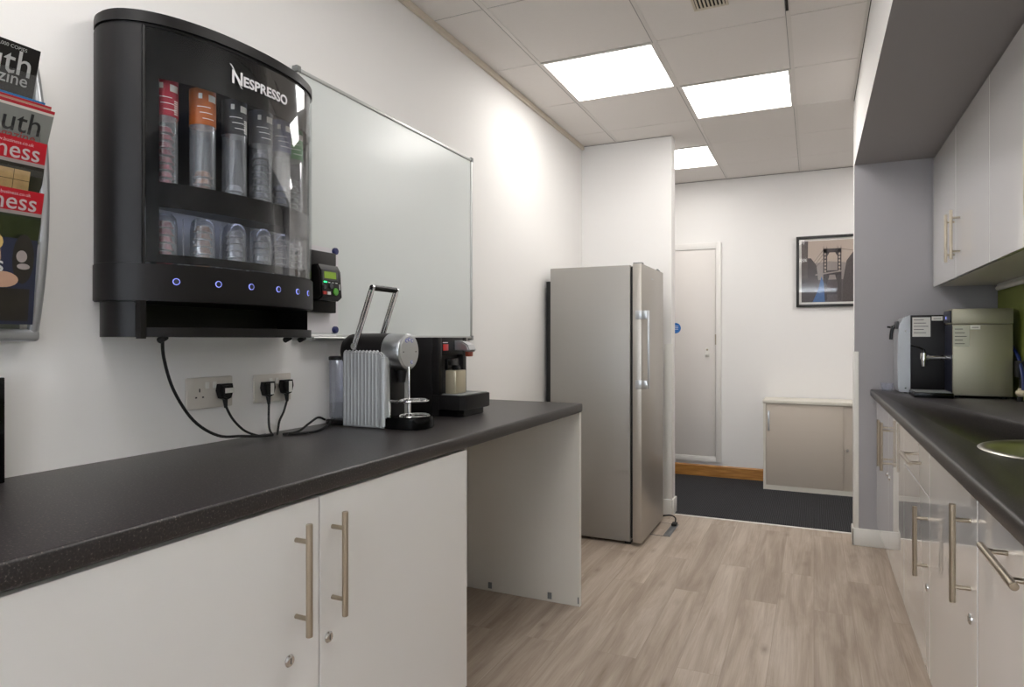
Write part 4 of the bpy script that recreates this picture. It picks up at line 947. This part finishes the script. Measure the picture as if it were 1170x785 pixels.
b_ = MB(); b_.box(0.478, 0.560, 4.0835, 4.085, 1.215, 1.318, mi=0)
for k in range(5): b_.box(0.484, 0.530+0.01*(k % 3), 4.0830, 4.0836, 1.303-k*0.017, 1.306-k*0.017, mi=1)
b_.build('instruction_label', ['label_white', 'ink'], t)
b_ = MB(); b_.box(0.566, 0.615, 4.0835, 4.085, 1.300, 1.322, mi=0).box(0.574, 0.607, 4.0830, 4.0836, 1.309, 1.312, mi=1); b_.build('asset_label', ['label_white', 'ink'], t)
for x in (0.45, 0.70):
    for y in (4.10, 4.27): MB().cyl((x, y, WT1+0.0002), (x, y, WT1+0.0065), 0.01, n=12).build('foot', 'black_rubber', t)
b_ = MB(); b_.lathe([(0, 0), (0.026, 0), (0.033, 0.035), (0.034, 0.044), (0.032, 0.044), (0.030, 0.035), (0.024, 0.003), (0, 0.003)], (0.373, 4.23, WT1+0.0003), 32)
tag(b_.build('drip_cup', 'tank_clear', origin=(0.373, 4.23, WT1), ang=60), 'small clear cup in front of the silver water dispenser at the worktop corner', 'cup')
t = thing('water_boiler', (0.75, 3.95, WT1), 'brushed steel box water boiler with tap, on the right worktop', 'water boiler')
YS = 3.868
MB().box(0.624, 0.868, YS, 4.066, WT1+0.012, 1.275, bev=0.003).build('body', 'boiler_steel', t)
MB().box(0.622, 0.870, YS-0.001, 4.067, 1.2765, 1.352, bev=0.003).build('top_cover', 'boiler_steel', t)
MB().box(0.6205, 0.6238, YS+0.006, 4.06, WT1+0.014, 1.274).build('front_panel', 'black_blue', t)
b_ = MB(); b_.box(0.614, 0.6225, 3.885, 4.05, 1.285, 1.345, bev=0.002); b_.build('control_panel', 'black_blue', t)
MB().cyl((0.6145, 3.98, 1.31), (0.6125, 3.98, 1.31), 0.008).build('indicator', 'led_blue', t)
b_ = MB(); zt = 1.108; b_.cyl((0.622, 3.96, zt), (0.52, 3.96, zt), 0.0095, n=20); b_.cyl((0.612, 3.96, zt), (0.600, 3.96, zt), 0.015, n=20); b_.cyl((0.535, 3.96, zt), (0.50, 3.96, zt), 0.014, n=20)
b_.cyl((0.514, 3.96, zt+0.024), (0.514, 3.96, zt-0.012), 0.0165, n=24, bev=0.003); b_.cyl((0.514, 3.96, zt-0.010), (0.514, 3.96, zt-0.046), 0.012, 0.0085, n=24); b_.build('tap', 'chrome', t)
b_ = MB(); b_.cyl((0.514, 3.96, zt+0.024), (0.514, 3.96, zt+0.040), 0.007, n=16); b_.tube([(0.514, 3.96, zt+0.038), (0.49, 3.96, zt+0.052), (0.455, 3.96, zt+0.062)], 0.0045, n=10); b_.build('tap_lever', 'black_gloss', t)
b_ = MB(); b_.box(0.626, 0.693, YS-0.0012, YS-0.0002, 1.165, 1.268, mi=0)
for k in range(5): b_.box(0.633, 0.666+0.008*(k % 3), YS-0.0018, YS-0.0011, 1.25-k*0.018, 1.253-k*0.018, mi=1)
b_.build('instruction_label', ['label_steel', 'ink'], t)
b_ = MB(); b_.box(0.696, 0.738, YS-0.0012, YS-0.0002, 1.250, 1.270, mi=0).box(0.704, 0.73, YS-0.0018, YS-0.0011, 1.258, 1.261, mi=1); b_.build('asset_label', ['label_white', 'ink'], t)
for x in (0.65, 0.84):
    for y in (3.90, 4.04): MB().cyl((x, y, WT1+0.0002), (x, y, WT1+0.0122), 0.012, n=12).build('foot', 'black_rubber', t)
t = thing('drip_tray', (0.53, 3.9, WT1), 'flat black drip tray with steel grid in front of the steel boiler', 'drip tray')
b_ = MB(); b_.box(0.452, 0.6185, 3.80, 4.0, WT1+0.0003, WT1+0.026, bev=0.003); b_.build('tray', 'black_gloss', t)
b_ = MB()
for k in range(15): b_.box(0.462+k*0.0102, 0.468+k*0.0102, 3.808, 3.992, WT1+0.026, WT1+0.0285)
b_.box(0.458, 0.612, 3.805, 3.809, WT1+0.026, WT1+0.0285).box(0.458, 0.612, 3.991, 3.995, WT1+0.026, WT1+0.0285); b_.build('grid', 'grey_plastic', t)
b_ = MB(); b_.tube([(0.885, 4.04, 1.18), (0.884, 3.95, 1.165), (0.886, 3.85, 1.11), (0.888, 3.79, 1.03), (0.886, 3.77, 0.965)], 0.008)
tag(b_.build('water_hose', 'blue_hose', origin=(0.885, 3.9, WT1)), 'blue plastic water hose behind the steel boiler against the green wall', 'hose')
t = thing('inline_valve', (0.875, 3.78, WT1), 'beige plastic valve with blue collar beside the steel boiler', 'valve')
b_ = MB(); b_.cyl((0.873, 3.80, 0.950), (0.885, 3.72, 0.950), 0.014, n=20, bev=0.003); b_.cyl((0.878, 3.79, 0.932), (0.878, 3.79, 0.972), 0.010, n=16); b_.build('valve_body', 'beige_plastic', t)
MB().cyl((0.8862, 3.7171, 0.95), (0.894, 3.70, 0.95), 0.010, n=20).build('collar', 'blue_plastic', t)
MB().cyl((0.87, 3.76, 0.9125), (0.87, 3.76, 0.934), 0.012, n=16).build('mount', 'black_rubber', t)
b_ = MB(); b_.box(0.872, 0.903, 3.82, 3.865, 1.02, 1.10, bev=0.005); b_.tube([(0.888, 3.84, 1.02), (0.888, 3.835, 0.96), (0.882, 3.82, 0.918)], 0.004)
tag(b_.build('wall_plug', 'black_rubber', origin=(0.89, 3.84, 1.0)), 'black plug and lead in the shadow right of the steel boiler', 'plug')

# ---------------- magazine rack ----------------
t = thing('magazine_rack', (WL, 0.73, 1.2), 'bowed silver wall magazine rack with clear pockets at the left picture edge', 'magazine rack')
RY0, RY1 = 0.575, 0.838
def rx(z):      # bowed profile
    k = (z-1.50)/0.33
    return -1.462-0.052*k*k
zs = [1.215+0.572*k/20 for k in range(21)]
for y in (RY0, RY1):
    b_ = MB(); b_.tube([(rx(z), y, z) for z in zs], 0.010, n=14, smooth=2); b_.tube([(rx(z)-0.012, y+(0.010 if y == RY1 else -0.010), z) for z in zs], 0.009, n=14, smooth=2)
    b_.build('side_rail', 'silver_plastic', t, ang=60)
b_ = MB(); b_.box(rx(1.21)-0.018, rx(1.21)+0.012, RY0-0.012, RY1+0.012, 1.196, 1.222, bev=0.008, seg=3); b_.build('bottom_bar', 'silver_plastic', t)
b_ = MB(); b_.box(rx(1.78)-0.012, rx(1.78)+0.008, RY0-0.012, RY1+0.012, 1.772, 1.790, bev=0.008, seg=3); b_.build('top_bar', 'silver_plastic', t)
for y in (RY0, RY1):
    for z in (1.27, 1.74): MB().cyl((WL, y, z), (rx(z), y, z), 0.006, n=12).build('wall_bracket', 'steel', t)
b_ = MB(); b_.box(WL+0.004, WL+0.008, RY0+0.012, RY1-0.012, 1.222, 1.772); b_.build('back_panel', 'grey_plastic', t)
tiers = [(1.700, 0.10), (1.600, 0.10), (1.50, 0.10), (1.40, 0.10), (1.225, 0.17)]
for z, h in tiers:
    b_ = MB(); xp_ = rx(z)+0.014
    b_.prism([(xp_-0.030, z-0.004), (xp_, z-0.004), (xp_+0.006, z+h*0.45), (xp_+0.003, z+h*0.45), (xp_-0.003, z), (xp_-0.030, z)], RY0+0.012, RY1-0.012, 'y')
    b_.build('pocket', 'perspex', t)
mat('mag_black', rgb(20, 17, 20), 0.3); mat('mag_red', rgb(176, 20, 38), 0.3); mat('mag_grey', rgb(128, 130, 126), 0.35); mat('mag_blue', rgb(36, 120, 180), 0.35); mat('mag_pages', rgb(215, 208, 200), 0.7)
mat('mag_photo_dark', rgb(36, 32, 28), 0.35, var=0.5, vscale=25); mat('mag_photo_warm', rgb(206, 170, 120), 0.35, var=0.3, vscale=60); mat('mag_photo_green', rgb(32, 40, 24), 0.35, var=0.5, vscale=20)
mat('mag_silver', rgb(196, 198, 202), 0.35); mat('mag_skin', rgb(176, 140, 118), 0.5, var=0.15, vscale=20); mat('mag_navy', rgb(36, 40, 62), 0.35, var=0.4, vscale=14); mat('mag_strip', rgb(150, 140, 138), 0.4); mat('mag_hair', rgb(190, 160, 100), 0.5, var=0.2, vscale=30)
MY1 = 0.824; MY0 = MY1-0.21
def magazine(ztop, xtop, lean, hgt, cover, label, deco, dy=0.0, thick=0.003):
    """cover plane leans: top further from the wall (+x). Local v down from top, u from right edge to left"""
    y1 = MY1+dy; y0 = y1-0.21; d = Vector((-math.sin(lean), 0, -math.cos(lean))); nrm = Vector((math.cos(lean), 0, -math.sin(lean)))
    o = Vector((xtop, y0, ztop)); b_ = MB()
    def P(u, v, k): return o+Vector((0, u, 0))+d*v+nrm*k
    def slab(u0, u1, v0, v1, k0, k1, mi):
        tt = bmesh.new(); A = [tt.verts.new(P(u, v, k0)) for u, v in ((u0, v0), (u1, v0), (u1, v1), (u0, v1))]; B = [tt.verts.new(P(u, v, k1)) for u, v in ((u0, v0), (u1, v0), (u1, v1), (u0, v1))]
        tt.faces.new(A); tt.faces.new(B[::-1])
        for i in range(4): tt.faces.new((A[i], B[i], B[(i+1) % 4], A[(i+1) % 4]))
        bmesh.ops.recalc_face_normals(tt, faces=tt.faces); b_._merge(tt, mi)
    slab(0.0, 0.21, 0, hgt, -thick, 0, 1); slab(0.0, 0.21, 0, hgt, 0, 0.0004, 0)
    ms = [cover, 'mag_pages']
    rest = []
    for q in deco:
        if q[0] == 'r':
            _, u0, u1, v0, v1, m_ = q
            if m_ not in ms: ms.append(m_)
            slab(u0, u1, v0, v1, 0.0004, 0.0007+0.00005*len(rest), ms.index(m_)); rest.append(0)
        elif q[0] == 'e':
            _, u0, v0, ru, rv, m_ = q
            if m_ not in ms: ms.append(m_)
            b_.poly([P(u0+ru*math.cos(a), v0+rv*math.sin(a), 0.0009+0.00005*len(rest)) for a in [2*PI*k/20 for k in range(20)]], ms.index(m_)); rest.append(0)
        else:
            _, txt, uR, vb, size, sx, m_ = q
            if m_ not in ms: ms.append(m_)
            me = text_mesh(txt, size, sx, 0.0003 if size > 0.02 else 0, 0.0002)
            wd = max(v.co.x for v in me.vertices)
            b_.mesh(me, fn=lambda v: P(uR-wd+v.x, vb-v.y, 0.0012), mi=ms.index(m_))
    ob = b_.build('magazine', ms, origin=o)
    tag(ob, label, 'magazine', 'magazines in the wall rack')
magazine(1.795, -1.452, 0.30, 0.125, 'mag_black', 'black magazine with white lettering standing in the top pocket of the rack', [('t', 'youth', 0.197, 0.060, 0.068, 0.95, 'ink_light'), ('t', 'magazine', 0.195, 0.080, 0.034, 0.98, 'ink_light'), ('t', 'MAGAZINE - 40,000 COPIES', 0.185, 0.012, 0.0095, 1.0, 'ink_light'), ('r', 0, 0.21, 0.095, 0.125, 'mag_photo_dark')], dy=0.004)
magazine(1.690, -1.4475, 0.34, 0.09, 'mag_blue', 'magazine with a blue top edge tucked behind the grey one in the rack', [], dy=0.010)
magazine(1.683, -1.440, 0.36, 0.09, 'mag_red', 'red covered magazine directly behind the grey magazine in the rack', [('r', 0, 0.21, 0.004, 0.009, 'mag_skin')], dy=0.018)
magazine(1.672, -1.432, 0.38, 0.11, 'mag_grey', 'grey magazine with dark lettering in the second pocket of the rack', [('r', 0, 0.21, 0.0, 0.006, 'mag_red'), ('r', 0, 0.21, 0.006, 0.011, 'mag_pages'), ('t', 'youth', 0.190, 0.058, 0.060, 0.95, 'ink'), ('t', 'magazine', 0.185, 0.074, 0.026, 0.98, 'btn_red')], dy=0.020)
for k, (zt_, xt_, lab, deco2) in enumerate((
        (1.602, -1.437, 'red-topped magazine with a food photo, upper of the two matching ones in the rack', [('r', 0, 0.21, 0.050, 0.13, 'mag_photo_dark'), ('r', 0.125, 0.185, 0.062, 0.104, 'mag_photo_warm'), ('r', 0.155, 0.156, 0.062, 0.104, 'mag_photo_dark'), ('r', 0.125, 0.185, 0.082, 0.083, 'mag_photo_dark'), ('e', 0.075, 0.085, 0.014, 0.02, 'mag_photo_warm')]),
        (1.500, -1.4405, 'red-topped magazine with a dark cover and blond figure, lower of the two matching ones', [('r', 0, 0.21, 0.050, 0.115, 'mag_photo_green'), ('e', 0.105, 0.115, 0.035, 0.030, 'mag_hair')]))):
    magazine(zt_, xt_, 0.22, 0.125 if k == 0 else 0.12, 'mag_red', lab, [('t', 'www.business.co.uk', 0.185, 0.012, 0.0095, 1.0, 'ink_light'), ('t', 'business', 0.198, 0.040, 0.047, 1.0, 'ink_light'), ('r', 0, 0.21, 0.043, 0.050, 'mag_strip')]+deco2, dy=0.008-0.004*k)
magazine(1.402, -1.446, 0.10, 0.172, 'mag_navy', 'dark magazine with a portrait photo in the lowest clear pocket of the rack', [('r', 0, 0.21, 0.0, 0.172, 'mag_navy'), ('e', 0.105, 0.04, 0.040, 0.050, 'mag_skin'), ('e', 0.105, 0.01, 0.043, 0.026, 'mag_hair'), ('e', 0.185, 0.04, 0.020, 0.05, 'mag_photo_dark'), ('e', 0.182, 0.035, 0.010, 0.012, 'mag_strip'), ('e', 0.186, 0.055, 0.012, 0.006, 'mag_strip'), ('e', 0.148, 0.083, 0.030, 0.016, 'mag_skin'), ('r', 0.10, 0.2, 0.10, 0.165, 'mag_photo_dark'), ('t', 's', 0.150, 0.068, 0.045, 1.0, 'ink_light')], dy=-0.006)
for z in (1.235, 1.30): MB().box(rx(1.3), rx(1.3)+0.004, 0.808, 0.816, z, z+0.03, bev=0.001).build('pocket_clip', 'tank_clear', t)
# black leaflet stand on the worktop at the left edge
t = thing('leaflet_box', (-1.46, 0.66, WT1), 'black upright leaflet box with green leaf print at the left edge of the worktop', 'box')
MB().box(-1.515, -1.475, 0.56, 0.774, WT1+0.0003, 1.124, bev=0.002).build('case', 'black_gloss', t)
b_ = MB()
for k in range(26):
    y = 0.60+random.random()*0.165; z = WT1+0.012+random.random()*0.05; a = random.random()*PI; l = 0.012+random.random()*0.01
    b_.poly([(-1.4748+0.00002*k, y+l*math.cos(a+q)*s_, z+l*math.sin(a+q)*s_) for q, s_ in ((0, 1), (0.5, 0.55), (PI, 0.2), (-0.5, 0.55))])
b_.box(-1.475, -1.4745, 0.62, 0.765, 1.035, 1.037)
mat('leaf_print', rgb(50, 84, 40), 0.5); b_.build('leaf_print', 'leaf_print', t)
